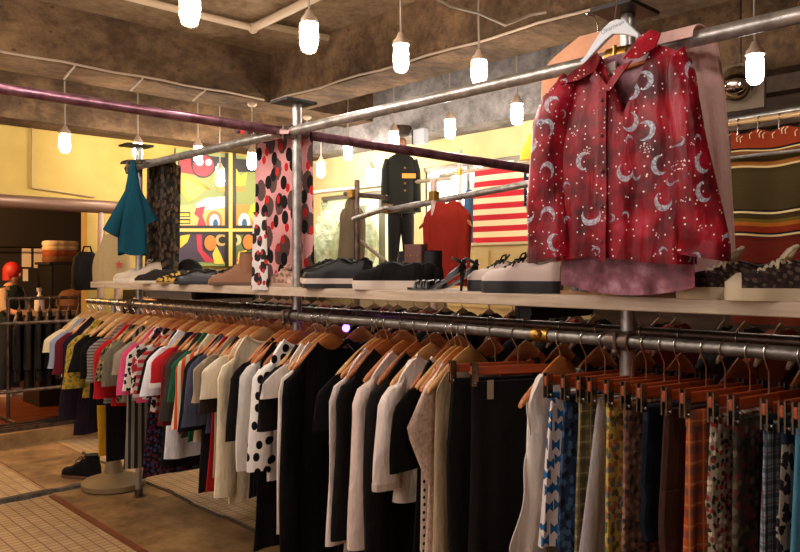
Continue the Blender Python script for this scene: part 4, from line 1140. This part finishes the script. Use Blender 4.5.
# ================================================================= GATE FRAME at the doorway
r = T('steel_gate_frame', 'brown steel gate frame with thick round header before the dark doorway', 'gate frame', 0, 0)
h0 = hit_u(0, 201, 6.4); h1 = hit_u(120, 209, 6.4)
MB().tube([(6.4, 3.6, h0[2]), (6.4, h1[1]-.02, h0[2])], .062, 16).build('header', plain('#7a5b48', .4, .4), r)
for px in (100.5, 117.5):
    u, v, z = hit_u(px, 240, 6.4)
    MB().tube([(6.4, v, 0), (6.4, v, h0[2]-.05)], .030, 10).build('post', plain('#a88a76', .45, .3), r)
u, v, z = hit_u(85, 320, 6.4)
for py in (324, 393): 
    zz = hit_u(0, py, 6.4)[2]; MB().tube([(6.4, 3.6, zz), (6.4, hit_u(118, 300, 6.4)[1], zz)], .016, 8).build('cross_rail', STEEL_D, r)
# wire chime on the header and the cable on the yellow wall
o = MB().tube([hit_u(32, 128, 6.73), hit_u(32, 187, 6.73), hit_u(34, 188, 6.73), hit_u(95, 197, 6.73)], .009, 6).build('wall_cable', plain('#a58a5c', .7)); place(o); tag(o, 'thin cable running down the yellow wall above the gate header', 'cable')
# ================================================================= NEXT ROOM
# person with red hair
def skin_obj(nm, pts, edges, rad, mat, parent, sub=2):
    me = bpy.data.meshes.new(nm); me.from_pydata(pts, edges, []); o = bpy.data.objects.new(nm, me); C.objects.link(o); o.parent = parent
    me.materials.append(mat)
    sk = o.modifiers.new('skin', 'SKIN'); sk.use_smooth_shade = True
    for i, d in enumerate(me.skin_vertices[0].data):
        d.radius = (rad[i], rad[i]) if not isinstance(rad[i], tuple) else rad[i]; d.use_root = (i == 0)
    ss = o.modifiers.new('sub', 'SUBSURF'); ss.levels = sub; ss.render_levels = sub
    return o
pu, pvv, _ = at(10, 300, 8.9)
r = T('person', 'person with a red bob and dark jacket at the counter in next room', 'person', pu, pvv, .12, 0)
r.scale = (.9, .9, .9); r.rotation_euler = (0, 0, -.15)          # local +x = facing right in view
SKIN = plain('#c08a68', .6)
B = [(0, 0, .92), (0, 0, 1.1), (.01, 0, 1.3), (.02, 0, 1.40), (.03, 0, 1.47), (.05, 0, 1.56), (.06, 0, 1.64),
     (.0, .17, 1.36), (.08, .22, 1.12), (.30, .16, 1.06), (.38, .14, 1.06),
     (.0, -.17, 1.36), (.10, -.21, 1.12), (.32, -.12, 1.06), (.40, -.10, 1.06),
     (0, .09, .86), (.02, .09, .48), (-.02, .09, .08), (.12, .10, .03), (0, -.09, .86), (-.04, -.10, .48), (-.08, -.10, .08), (.06, -.11, .03)]
E = [(0, 1), (1, 2), (2, 3), (3, 4), (4, 5), (5, 6), (3, 7), (7, 8), (8, 9), (9, 10), (3, 11), (11, 12), (12, 13), (13, 14), (0, 15), (15, 16), (16, 17), (17, 18), (0, 19), (19, 20), (20, 21), (21, 22)]
RD = [.14, .12, .135, .10, .05, .085, .085, .06, .045, .035, .03, .06, .045, .035, .03, .085, .06, .042, .035, .085, .06, .042, .035]
body = skin_obj('body', B, E, RD, SKIN, r)
for sy in (1, -1):
    for k in range(4):
        y = sy*(.14 if sy > 0 else .10)*1.0+(k-1.5)*.014; x = .40 if sy > 0 else .42
        MB().tube([(x-.01, y, 1.06), (x+.035, y, 1.058), (x+.06, y, 1.045)], [.008, .008, .006], 6).build('finger', SKIN, r)
    y = sy*(.14 if sy > 0 else .10); MB().tube([(x-.02, y-sy*.02, 1.06), (x+.01, y-sy*.045, 1.06), (x+.035, y-sy*.05, 1.055)], [.009, .009, .007], 6).build('thumb', SKIN, r)
mb = MB(); mb.ball((.03, 0, 1.63), .118, .110, .125, 18, 12); mb.loft([[(.01+.09*math.cos(a), .112*math.sin(a), z) for a in [PI*.32+PI*1.36*k/14 for k in range(15)]] for z in (1.64, 1.58, 1.51)], closed=False, cap0=False, cap1=False)
mb.build('hair', plain('#a32017', .55), r)
mb = MB(); mb.ball((.135, 0, 1.585), .026, .018, .03, 8, 6); mb.build('nose', SKIN, r)
for sy in (1, -1): MB().ball((.128, sy*.036, 1.615), .010, n=8, m=6).build('eye', plain('#1a120e', .3), r)
MB().ball((.128, 0, 1.535), .014, .024, .007, 8, 6).build('mouth', plain('#8c3a34', .5), r)
mb = MB(); mb.loft([[(.01+rx*math.cos(2*PI*k/20), ry*math.sin(2*PI*k/20), z) for k in range(20)] for rx, ry, z in ((.15, .19, .86), (.145, .19, 1.0), (.15, .195, 1.2), (.14, .20, 1.34), (.10, .16, 1.42), (.06, .07, 1.455))]); mb.build('jacket', cloth('#1f2a24'), r)
for sy in (1, -1):
    MB().tube([(.0, sy*.16, 1.38), (.04, sy*.20, 1.24), (.09, sy*.215, 1.12)], [.075, .066, .06], 12).build('sleeve', cloth('#b09a7c'), r)
    MB().tube([(0, sy*.09, .9), (.0, sy*.095, .5), (-.05 if sy < 0 else -.02, sy*.095, .1)], [.105, .085, .07], 12).build('trouser_leg', cloth('#2a3038'), r)
    MB().loft([[(x+.10*math.cos(2*PI*k/14)*s_, sy*.10+.05*math.sin(2*PI*k/14)*s_, z) for k in range(14)] for x, z, s_ in ((.05 if sy > 0 else 0, .0, 1), (.05 if sy > 0 else 0, .04, 1), (.02 if sy > 0 else -.03, .085, .7))]).build('shoe', plain('#c9b9a4', .6), r)
# counter
u, v, z = at(70, 292, 8.6)
r = T('shop_counter', 'dark counter with pale top in the next room beneath the folded stacks', 'counter', u, v, .12)
MB().box(-.3, .3, -.6, .45, .98, 1.03).build('top', plain('#7d6a58', .5), r, False); MB().box(-.27, .27, -.57, .42, 0, .98).build('cabinet', plain('#241811', .6), r, False)
uc_, vc_ = u, v
def onc(nm, label, cat, px, py, Y=8.6): 
    u, v, z = at(px, py, Y); return T(nm, label, cat, u, v, z)
# wall shelf with folded stacks
u, v, z = at(64, 262, 8.9)
r = T('stock_shelf', 'dark wall shelf in the next room carrying folded clothes', 'shelf', u, v, z)
MB().box(-.02, .5, -.42, .17, -.03, 0).build('board', plain('#1e1611', .6), r, False)
for s_ in (-.38, .12): MB().box(-.0, .48, s_, s_+.02, -.9, -.03).build('bracket', BLACKM, r, False)
su, sv, sz = u, v, z
for k, (c_, nm, h) in enumerate((('#6d4a30', 'brown folded garment lowest in the wall shelf stack', .07), ('#8c4a2c', 'rust folded garment second in the wall shelf stack', .07), ('#c9b79c', 'cream folded garment third in the wall shelf stack', .05), ('#d8c9b4', 'white folded garment topmost in the wall shelf stack', .06))):
    r = T('folded_garment', nm, 'folded clothes', su+.2, sv-.03, sz+[0, .071, .142, .193][k], random.uniform(-.06, .06), 'folded stack on the wall shelf')
    rings = [[(.15*s_*sp(math.cos(2*PI*q/24), .4), .19*s_*sp(math.sin(2*PI*q/24), .4), zz) for q in range(24)] for zz, s_ in ((0, .95), (h*.3, 1), (h*.7, 1), (h, .94))]
    MB().loft(rings).build('bundle', cloth(c_), r)
r = T('brown_bag', 'brown slouchy bag on the counter in the next room', 'bag', uc_, vc_-.05, 1.15)
MB().lathe([(.16, 0), (.20, .05), (.19, .14), (.13, .21), (.05, .23)], 18).build('body', cloth('#6b4a30'), r)
MB().tube([(-.1, 0, .18), (-.07, 0, .28), (0, 0, .31), (.07, 0, .28), (.1, 0, .18)], .012, 8).build('handle', cloth('#4a3220'), r)
r = T('white_bottle', 'white spray bottle on the counter left of the brown bag', 'bottle', uc_-.0, vc_+.33, 1.15)
MB().lathe([(.05, 0), (.055, .03), (.05, .12), (.03, .16), (.015, .18), (.015, .21)], 14).build('body', plain('#cfc8bd', .4), r); MB().box(-.02, .05, -.015, .015, .21, .25).build('nozzle', plain('#a8a296', .4), r)
for k, (x0, y0, x1, y1, lb) in enumerate(((22, 247, 31, 267, 'tall white paper notice, left one on the dark wall'), (34, 247, 44, 268, 'tall white paper notice, right one on the dark wall'), (23, 269, 28, 281, 'small white paper notice below the left tall one'))):
    p = hit_u(x0, y0, 10.09); q = hit_u(x1, y1, 10.09)
    o = MB().box(10.085, 10.098, q[1], p[1], q[2], p[2]).build('paper_notice', plain('#f0ebe6', .7), None, False); place(o); tag(o, lb, 'notice', 'paper notices')
o = MB().tube([(9.9, hit_u(0, 247, 9.9)[1]+.3, hit_u(0, 247, 9.9)[2]), (9.9, hit_u(95, 247, 9.9)[1], hit_u(0, 247, 9.9)[2])], .012, 8).build('wall_rail', BLACKM); place(o); tag(o, 'thin black rail along the dark wall of the next room', 'rail')
# coat rack in the next room
u, v, z = at(45, 300, 7.55)
r = T('coat_rail', 'low dark clothes rail with coats just inside the doorway', 'clothes rail', u, v, .12)
MB().tube([(0, .34, 1.2), (0, -.5, 1.2)], .018, 10).build('rail', STEEL_D, r)
for s_ in (.34, -.5): MB().tube([(0, s_, 0), (0, s_, 1.2)], .018, 10).build('upright', STEEL_D, r)
for s_ in (.34, -.5): MB().tube([(-.22, s_, .02), (.22, s_, .02)], .018, 8).build('foot', STEEL_D, r)
cr_u, cr_v = u, v
cols = [('#1d1714', 'black coat'), ('#2e251d', 'dark brown coat'), ('#25221c', 'dark olive coat'), ('#171312', 'black coat'), ('#3a2c20', 'brown coat'), ('#201a18', 'charcoal coat'), ('#5a4838', 'taupe coat')]
for k, (c_, nm) in enumerate(cols):
    vv = cr_v+.24-k*.095
    lb = nm+' on the low rail in the next room, '+('first', 'second', 'third', 'fourth', 'fifth', 'sixth', 'seventh')[k]+' from the left'
    h = hang(CP[3], cr_u, vv, 1.32, PI/2-.4, 'hanger of the '+nm+' that is '+('first', 'second', 'third', 'fourth', 'fifth', 'sixth', 'seventh')[k]+' on the low rail', 'hangers in the next room')
    q = T('hanging_coat', lb, 'coat', cr_u, vv, 1.32, PI/2-.4, 'coats in the next room')
    body_mb(.19, .22, .80+.1*(k % 2), .03, seed=900+k).build('body', cloth(c_), q)
    for sg in (1, -1): sleeve_mb(sg, .19, -.205, -.68, .028, seed=930+k+sg, wid=.05, cuffw=.042, out=.02).build('sleeve', cloth(c_), q)
# black bag hung at the doorway edge
u, v, z = hit_u(86, 290, 6.62)
r = T('black_backpack', 'black backpack hanging at the doorway edge left of the gate posts', 'bag', u, v, z)
MB().loft([[(.07*s_*sp(math.cos(2*PI*k/20), .6), .13*s_*sp(math.sin(2*PI*k/20), .6), zz) for k in range(20)] for zz, s_ in ((0, .8), (.05, 1), (.2, 1.0), (.32, .85), (.37, .5))]).build('body', BLACKC, r)
MB().tube([(-.03, -.05, .34), (-.03, -.03, .42), (-.03, .03, .42), (-.03, .05, .34)], .01, 8).build('strap', BLACKC, r)
# ================================================================= BLACK SNEAKER ON FLOOR
fu, fv, _ = hit_u(82, 477, 5.14)
r = shoe('floor_sneaker', 'black high-top sneaker standing on the floor under the left clothes', None, 0, .06, .5, .34, 'boot', .022, cloth('#141110'), '#6b4a34', '#17130f', None, shaft=.16, z=.009, u=5.12, cat='sneaker', bows=True)
# ================================================================= BACK OF SHOP (centre)
# rear pipe rack
r = T('rear_pipe_rack', 'pale pipe rack in the back of the shop behind the shoes', 'clothes rack', 0, 0)
def seg(nm, p, q, rad, m): MB().tube([p, q], rad, 10).build(nm, m, r)
seg('upper_rail', at(384, 211, 5.4), at(575, 175, 4.4), .022, STEEL)
seg('cross_rail', at(345, 193.5, 5.9), at(388, 198, 5.45), .018, STEEL_D)
seg('brace', at(354, 219, 5.7), at(390, 207, 5.3), .022, STEEL)
seg('back_rail', at(312, 193, 8.0), at(452, 178, 7.2), .022, plain('#b7a892', .4, .5)); seg('back_rail', at(440, 176, 7.3), at(535, 160, 6.5), .02, plain('#b7a892', .4, .5))
seg('diagonal_brace', at(355, 236, 5.8), at(386, 262, 5.6), .014, plain('#8c7a62', .5))
for px, Y, y0, c_ in ((357, 5.75, 180, STEEL_D), (434, 5.05, 180, plain('#cdb0a2', .4, .3)), (460, 7.1, 150, plain('#a8a294', .4, .4))):
    p = at(px, y0, Y); seg('upright', (p[0], p[1], 0), p, .022, c_)
for px, py, Y in ((388, 208, 5.35), (434, 196, 5.05), (352, 194, 5.75), (460, 172, 7.1)):
    p = at(px, py, Y); mb = MB(); mb.box(p[0]-.026, p[0]+.026, p[1]-.026, p[1]+.026, p[2]-.03, p[2]+.03); mb.build('clamp', BRASS, r, False)
# red garment on it
ug, vg, zg = at(447, 193, 5.0)
proto = hang(CP[0], ug, vg, zg, PI/2+.2, 'orange wooden hanger of the rust red dress in the back', 'hangers at the back')
q = T('red_dress', 'rust red long-sleeved dress hanging on the rear pipe rack', 'dress', ug, vg, zg, PI/2+.2)
RED = cloth('#9c2a1c')
body_mb(.135, .15, .62, .04, z0=-.05, slope=.03, nw=.05, nd=.02, seed=71, fold=.012).build('body', RED, q)
for sg in (1, -1): sleeve_mb(sg, .135, -.085, -.58, .035, wid=.035, cuffw=.03, out=.0, seed=72+sg).build('sleeve', RED, q)
MB().box(-.052, -.047, -.02, 0.0, -.14, -.06).build('price_tag', plain('#d8c6a8', .6), q, False)
# grey-beige jacket on the cross rail
ug, vg, zg = at(352, 197, 5.8)
q = T('taupe_jacket', 'taupe jacket hanging at the left end of the rear pipe rack', 'jacket', ug, vg, zg, PI/2+.6)
body_mb(.06, .09, .52, .04, z0=-.0, slope=.05, nw=.02, nd=.0, seed=75, fold=.012).build('body', cloth('#7a6a52'), q)
for sg in (1, -1): sleeve_mb(sg, .06, -.06, -.5, .03, wid=.03, cuffw=.028, out=.0, seed=76+sg).build('sleeve', cloth('#7a6a52'), q)
MB().tube([(0, 0, -.02), (0, 0, .03), (0, .02, .04)], .004, 6).build('hanging_loop', BLACKC, q)
# brown studded bag behind the high tops
ug, vg, zg = at(416, 262, 4.4)
q = T('leather_satchel', 'brown studded leather satchel behind the black high-tops', 'bag', ug, vg, SZ+.0, 0)
place(q, hit_v(416, 260, -.36)[0], -.36, SZ, .2)
MB().loft([[(.055*sp(math.cos(2*PI*k/24), .35), .03*sp(math.sin(2*PI*k/24), .35), z) for k in range(24)] for z in (0, .01, .2, .215)]).build('body', plain('#5f3320', .45), q)
mb = MB()
for zz in (.06, .11, .16):
    for xx in (-.03, -.01, .01, .03): mb.ball((xx, .031, zz), .004, n=6, m=4)
mb.build('studs', BRASS, q)
# mannequin in military jacket on a plinth
um, vm, _ = at(401, 200, 7.4)
zs = lambda py: EYE-(py-HZ)*7.4/F
pz = zs(275)
o = MB().box(-.3, .3, -.3, .3, 0, pz).build('display_plinth', plain('#8c7a5a', .7), None, False); place(o, um, vm); tag(o, 'tall plain plinth under the uniformed mannequin at the back', 'plinth')
q = T('mannequin', 'dark mannequin in black uniform jacket with yellow breast patch at the back', 'mannequin', um, vm, pz, 0)
q.rotation_euler = (0, 0, .1); q.scale = (.88, .88, 1)
# local: x right in view, -y toward the viewer
hgt = zs(157)-pz
B = [(0, 0, .62), (0, 0, .85), (0, 0, hgt-.06), (0, 0, hgt+.02), (0, 0, hgt+.10), (0, -.01, hgt+.2),
     (-.13, 0, hgt-.03), (-.16, .0, hgt-.28), (-.165, -.03, hgt-.5), (.13, 0, hgt-.03), (.16, 0, hgt-.28), (.165, -.03, hgt-.5),
     (-.08, 0, .58), (-.085, 0, .3), (-.09, 0, .05), (-.09, -.09, .03), (.08, 0, .58), (.085, 0, .3), (.09, 0, .05), (.09, -.09, .03)]
E = [(0, 1), (1, 2), (2, 3), (3, 4), (4, 5), (2, 6), (6, 7), (7, 8), (2, 9), (9, 10), (10, 11), (0, 12), (12, 13), (13, 14), (14, 15), (0, 16), (16, 17), (17, 18), (18, 19)]
skin_obj('body', B, E, [.07, .08, .08, .045, .07, .075, .04, .035, .03, .04, .035, .03, .05, .05, .035, .03, .07, .05, .035, .03], plain('#8a5c40', .5), q)
JK = cloth('#1d1c16')
jb = zs(214)-pz
mb = MB(); mb.loft([[(rx*sp(math.cos(2*PI*k/24), .8), ry*math.sin(2*PI*k/24), z) for k in range(24)] for rx, ry, z in ((.165, .12, jb), (.145, .115, jb+.16), (.15, .12, jb+.3), (.16, .12, hgt-.12), (.14, .09, hgt-.01), (.065, .06, hgt+.03))]); mb.build('jacket', JK, q)
for sx in (-1, 1): MB().tube([(sx*.135, 0, hgt-.03), (sx*.165, 0, hgt-.14), (sx*.175, 0, hgt-.3), (sx*.18, -.04, hgt-.54)], [.05, .056, .05, .042], 12).build('jacket_sleeve', JK, q)
MB().box(.0, .15, -.135, -.118, hgt-.22, hgt-.175).build('name_patch', plain('#d98a1c', .6), q, False, label='yellow orange breast patch')
for zz in (.12, .27, .34): MB().ball((.03, -.125, hgt-zz), .012, n=8, m=6).build('button', BRASS, q)
for sx in (-1, 1): MB().tube([(sx*.05, 0, jb+.06), (sx*.065, 0, .55), (sx*.08, 0, .3), (sx*.088, 0, .06)], [.09, .085, .065, .055], 12).build('trouser_leg', BLACKC, q)
mb = MB(); mb.lathe([(.085, .0), (.10, .03), (.12, .07), (.11, .09), (.02, .10)], 18, (0, 0, hgt+.21)); mb.build('cap', cloth('#3a2c24'), q)
# US-style striped flag on the window wall
t = NT('flag stripes'); x = t.xyz()
FH = 13
FU0 = None
pL = at(474.5, 210, 6.3)
ff = T('striped_flag', 'red and white striped flag with star corner hung before the bright window', 'flag', 0, 0)
vf = pL[1]
zt = zpx(171.5, pL[0], vf); zb_ = zpx(243.5, pL[0], vf); uR = pL[0]-1.16
tz = t.math('MULTIPLY', t.math('SUBTRACT', zt, x[2]), FH/(zt-zb_))
st_ = t.math('LESS_THAN', t.math('MODULO', tz, 2.0), 1.0)
FLAGM = t.fin(t.mix(st_, lin('#e0c89c'), lin('#b3202a')), .8, spec=.2)
def fl(a, b): return (pL[0]-1.16*a, vf+.015*math.sin(a*9+b*2), zt+(zb_-zt)*b)
MB().sheet(fl, 40, 26, (0, .004, 0)).build('cloth', FLAGM, ff)
uc0 = hit_v(524, 190, vf)[0]
def fc(a, b): 
    u = uc0+(uR-uc0)*a; A = (pL[0]-u)/1.16; return (u, vf+.012+.015*math.sin(A*9+b), zt+(zb_-zt)*b*7/13)
cn = MB().sheet(fc, 20, 10, (0, .004, 0)).build('canton', cloth('#171a2c'), ff)
mb = MB()
for row in range(6):
    for k in range(8):
        a = (k+.5+(.0 if row % 2 else .0))/8; p = fc(a, (row+.5)/6)
        star = [((.017 if j % 2 == 0 else .007)*math.sin(PI*j/5), (.017 if j % 2 == 0 else .007)*math.cos(PI*j/5)) for j in range(10)]
        mb.prism(star, lambda s_, d, p=p: (p[0]+s_[0], p[1]+.006+d, p[2]+s_[1]), 0, .002)
mb.build('stars', plain('#ece6da', .7), cn, False)
# plastic sacks along the left window
PL = (lambda t: t.fin(t.ramp(t.noise(12, 5), [(.3, '#8d9a72'), (.7, '#c9cfae')]), .25, bump=t.noise(16, 5), bs=.9, bd=.06))(NT('pale plastic'))
for k, (px, py, w, h) in enumerate(((326, 230, .21, .62), (348, 236, .19, .55), (372, 228, .21, .58), (305, 252, .17, .35))):
    u, v, z = at(px, 262, 8.1); v = max(v, V0+.35)
    q = T('plastic_sack', 'pale green translucent sack before the left window, '+('tallest one', 'second one', 'one beside the mannequin legs', 'small one by the post')[k], 'sack', u, v, 1.62, random.uniform(-.3, .3), 'plastic sacks on the back ledge')
    rn = random.Random(k); rings = []
    for i in range(11):
        s_ = i/10; rr = w*(math.sin(PI*min(.97, .12+s_*.84))**.6)
        rings.append([(rr*(1+.09*math.sin(3*a+rn.random())+.05*math.sin(7*a+i))*math.cos(a), rr*.7*(1+.08*math.sin(4*a+i))*math.sin(a), h*s_) for a in [2*PI*j/20 for j in range(20)]])
    MB().loft(rings).build('sack_body', PL, q); MB().lathe([(.03, 0), (.045, .05), (.06, .09)], 10, (0, 0, h-.01)).build('tied_neck', PL, q)
o = MB().box(4.2, 6.7, V0, V0+.75, 1.55, 1.61).build('back_ledge', plain('#b7a067', .7), None, False); place(o); tag(o, 'deep ledge under the left window carrying plastic sacks', 'ledge')
# denim garment edge and paper by the flag, cream drawer front below
u, v, z = at(469, 225, 6.4)
q = T('denim_shirt', 'blue denim garment hanging just left of the striped flag', 'garment', u, v, z, .3)
MB().loft([[(.05*sp(math.cos(2*PI*k/16), .7)*s_, .03*math.sin(2*PI*k/16), zz) for k in range(16)] for zz, s_ in ((-.18, 1.0), (0, 1.0), (.2, .9), (.3, .5))]).build('body', cloth('#3d5a74'), q)
MB().tube([(0, 0, .29), (0, 0, .36), (0, .02, .37)], .004, 6).build('hanging_loop', BLACKC, q)
u, v, z = at(496, 300, 6.2)
q = T('cream_cabinet', 'cream cabinet below the striped flag', 'cabinet', u, v, 0)
zc = zpx(246, u, v)
MB().box(-.6, .36, -.2, .2, 0, zc).build('carcass', plain('#d3b878', .6), q, False); MB().box(-.62, .38, -.22, .22, zc, zc+.02).build('top', plain('#d9c794', .6), q, False)
for s_ in (-.36, .12): MB().box(s_-.22, s_+.22, .2, .215, zc-.5, zc-.04).build('drawer', plain('#d3b878', .6), q, False)
o = MB().box(-.11, .11, -.12, .1, 0, .004).build('paper_sheet', plain('#ece8e0', .7), None, False); place(o, u+.22, v+.1, zc+.021, .3); tag(o, 'white sheet of paper on the cream cabinet', 'paper')
# yellow bag by the red shirt, white plank
u, v, z = at(533, 152, 6.0)
q = T('yellow_bag', 'yellow cloth bag hanging just left of the red moon shirt', 'bag', u, v, z, .2)
MB().loft([[(.11*s_*sp(math.cos(2*PI*k/16), .7), .05*math.sin(2*PI*k/16), zz) for k in range(16)] for zz, s_ in ((-.06, 1.0), (0, .95), (.08, .5), (.14, .15))]).build('body', cloth('#c9952a'), q)
MB().tube([(0, 0, .13), (0, 0, .22)], .006, 6).build('strap', cloth('#c9952a'), q)
# CCTV-like box on the beam
u, v, z = at(387, 130, 7.0)
q = T('wall_box', 'small white box on the concrete beam above the mannequin', 'box', u, -2.93, z)
MB().box(-.08, .06, -.01, .06, -.08, .06).build('casing', plain('#a9a9ac', .5), q, False); MB().box(.06, .09, -.01, .05, -.08, .06).build('side_panel', BLACKM, q, False)
q = T('gap_darkening_cabinet', 'low dark cabinet added below the mural to darken the gap under the shelf', 'cabinet', 6.45, -2.0, 0)  # invented cabinet, put in to darken the gap below the shelf
MB().box(-.28, .25, -1.0, 1.05, .06, 1.40).build('carcass', wood('#24160d', '#3c2817', 4, .5), q, False); MB().box(-.25, .22, -.97, 1.02, 0, .06).build('plinth', BLACKM, q, False)
for k in range(4): d_ = MB().box(-.298, -.281, -.98+k*.505, -.49+k*.505, .1, 1.36).build('door', wood('#2a1a10', '#46301c', 4, .5), q, False); MB().ball((-.305, -.53+k*.505, .8), .015).build('knob', BRASS, d_)
# ================================================================= RIGHT: STRIPED BLANKET
VS = -2.55
t = NT('serape stripes'); x = t.xyz(); 
zz = t.math('ADD', x[2], t.math('MULTIPLY', t.math('SINE', t.math('MULTIPLY', x[0], 14.)), .008))
zT, zB = hit_v(765, 130, VS)[2], hit_v(765, 300, VS)[2]
f = t.math('DIVIDE', t.math('SUBTRACT', zT, zz), zT-zB)
def yf(py): return max(0, min(1, (py-130)/170))
stops = [(0, '#742a14'), (yf(146), '#1c130e'), (yf(148), '#b39a6c'), (yf(149.5), '#5f3a1c'), (yf(153), '#33260f'), (yf(160), '#7a4a1e'), (yf(164), '#b39a6c'), (yf(166), '#322711'), (yf(171), '#382c15'), (yf(209), '#1c130e'), (yf(211), '#c2ab7c'), (yf(213), '#33260f'), (yf(218), '#574716'), (yf(221), '#8c4f18'), (yf(225), '#6d2210'), (yf(231), '#1c130e'), (yf(233), '#b9a274'), (yf(235), '#4a170d'), (yf(240), '#551a10'), (yf(262), '#35110b'), (1, '#551f12')]
SER = t.fin(t.ramp(f, stops, True), .95, spec=.1, bump=t.noise(60, 3), bs=.3)
uL, uRR = hit_v(731, 200, VS)[0], hit_v(870, 200, VS)[0]
q = T('striped_blanket', 'brown and red striped woven blanket hung with clips at right', 'blanket', 0, 0)
def bl(a, b): return (uL+(uRR-uL)*a, VS+.02*math.sin(a*15)*(.3+b*.7), zT+.012*math.cos(a*30)*(1-b)+(zB-.15-zT)*b)
MB().sheet(bl, 40, 20, (0, -.012, 0)).build('cloth', SER, q)
mb = MB()
for k in range(18):
    a = (k+.3*math.sin(k*2.1))/17.5; p = bl(max(0, min(1, a)), 0); mb.tube([(p[0], p[1]+.006, p[2]-.01), (p[0]+.012, p[1]+.014, p[2]-.025), (p[0]+.008, p[1]+.016, p[2]-.05)], .003, 5)
mb.build('fringe', plain('#c4a47c', .9), q)
o = MB().tube([(uL+.12, VS-.01, zT+.07), (uRR, VS-.01, zT+.07)], .018, 10).build('curtain_rail', plain('#b08d5f', .5, .2)); place(o); tag(o, 'pale rail carrying the striped blanket', 'rail')
for k in range(6):
    a = .06+k*.16; p = bl(a, 0); o = MB().tube([(p[0], VS-.01+.022*math.cos(c), zT+.07+.022*math.sin(c)) for c in [2*PI*j/12 for j in range(12)]]+[(p[0], VS+.012, zT+.045), (p[0], VS+.014, zT-.01)], .004, 6).build('ring_clip', WIRE)
    place(o); tag(o, 'metal ring clip holding the striped blanket on its rail', 'clip', 'ring clips on the blanket rail')
o = MB().tube([hit_v(728, 121, VS-.3), hit_v(850, 101, VS-.3)], .02, 10).build('wall_pipe', STEEL); place(o); tag(o, 'shiny steel pipe behind and above the blanket rail', 'pipe')
o = MB().tube([hit_v(728, 158, VS+.06), (uRR, VS+.06, hit_v(728, 158, VS+.06)[2])], .010, 8).build('thin_rod', STEEL); place(o); tag(o, 'thin steel rod crossing in front of the striped blanket', 'rod')
# chrome reflector lamp on a board
u, v, z = hit_v(737, 84, -2.75)
q = T('chrome_reflector', 'round chrome reflector on a dark board at upper right', 'reflector', u, v, z)
MB().box(-.16, .14, -.06, -.03, -.17, .14).build('backing_board', plain('#5c4a36', .7), q, False)
CH = plain('#cfcac2', .06, 1.0)
mb = MB(); mb.loft([[(r_*math.cos(2*PI*k/24), y_, r_*math.sin(2*PI*k/24)) for k in range(24)] for r_, y_ in ((.125, -.03), (.125, -.01), (.11, .04), (.08, .075), (.04, .095), (.004, .10))]); mb.build('dome', CH, q)
o = MB().tube([(u, v-.05, z+.14), (u, v-.05, 3.6)], .01, 8).build('stem', STEEL_D, q); o.location = (-u, -v, -z)
# purple fairy light behind
u = hit_v(346, 328, -.22)[0]
q = T('purple_lamp', 'small purple lit lamp in the gap under the shelf', 'lamp', u, -.22, zpx(328, u, -.22))
MB().ball((0, 0, 0), .02, n=12, m=8).build('bulb', (lambda t: t.fin(lin('#7a3cff'), .4, emit=lin('#8a4cff'), es=6.0))(NT('purple bulb')), q)
MB().tube([(0, 0, .02), (0, 0, .06), (0, -.03, .09)], .006, 8).build('socket', BLACKM, q)
# ================================================================= LIGHT, CAMERA
w = bpy.data.worlds.new('World'); bpy.context.scene.world = w; w.use_nodes = True
w.node_tree.nodes['Background'].inputs[0].default_value = lin('#ffd9b0'); w.node_tree.nodes['Background'].inputs[1].default_value = .05
def light(nm, ty, loc, e, col, size=.1, rot=None):
    l = bpy.data.lights.new(nm, ty); l.energy = e; l.color = col[:3]
    if ty == 'AREA': l.shape = 'RECTANGLE'; l.size = size[0]; l.size_y = size[1]
    else: l.shadow_soft_size = size
    o = bpy.data.objects.new(nm, l); C.objects.link(o); o.location = loc
    if rot: o.rotation_euler = rot
    return o
light('front_fill_light', 'AREA', R(1.9, 4.0, 2.3), 26, lin('#fff0f0'), (4.5, 2.2), (0, 0, 0)).rotation_euler = Vector((-VX, -VY, -.02)).to_track_quat('-Z', 'Y').to_euler()  # added soft fill behind the camera; the front wall has no window
light('next_room_fill', 'POINT', R(8.4, .8, 2.4), 130, lin('#ffb870'), .1)  # added fill with no visible fitting, brightens the next room
cam = bpy.data.cameras.new('Camera'); co = bpy.data.objects.new('Camera', cam); C.objects.link(co)
co.location = (0, 0, EYE); co.rotation_euler = (PI/2, 0, 0)
cam.sensor_width = 36; cam.lens = 36*F/800; cam.shift_y = -6/800
cam.clip_start = .05
bpy.context.scene.camera = co
sc = bpy.context.scene
sc.view_settings.view_transform = 'Standard'; sc.view_settings.look = 'None'; sc.view_settings.gamma = 1; sc.view_settings.exposure = .95
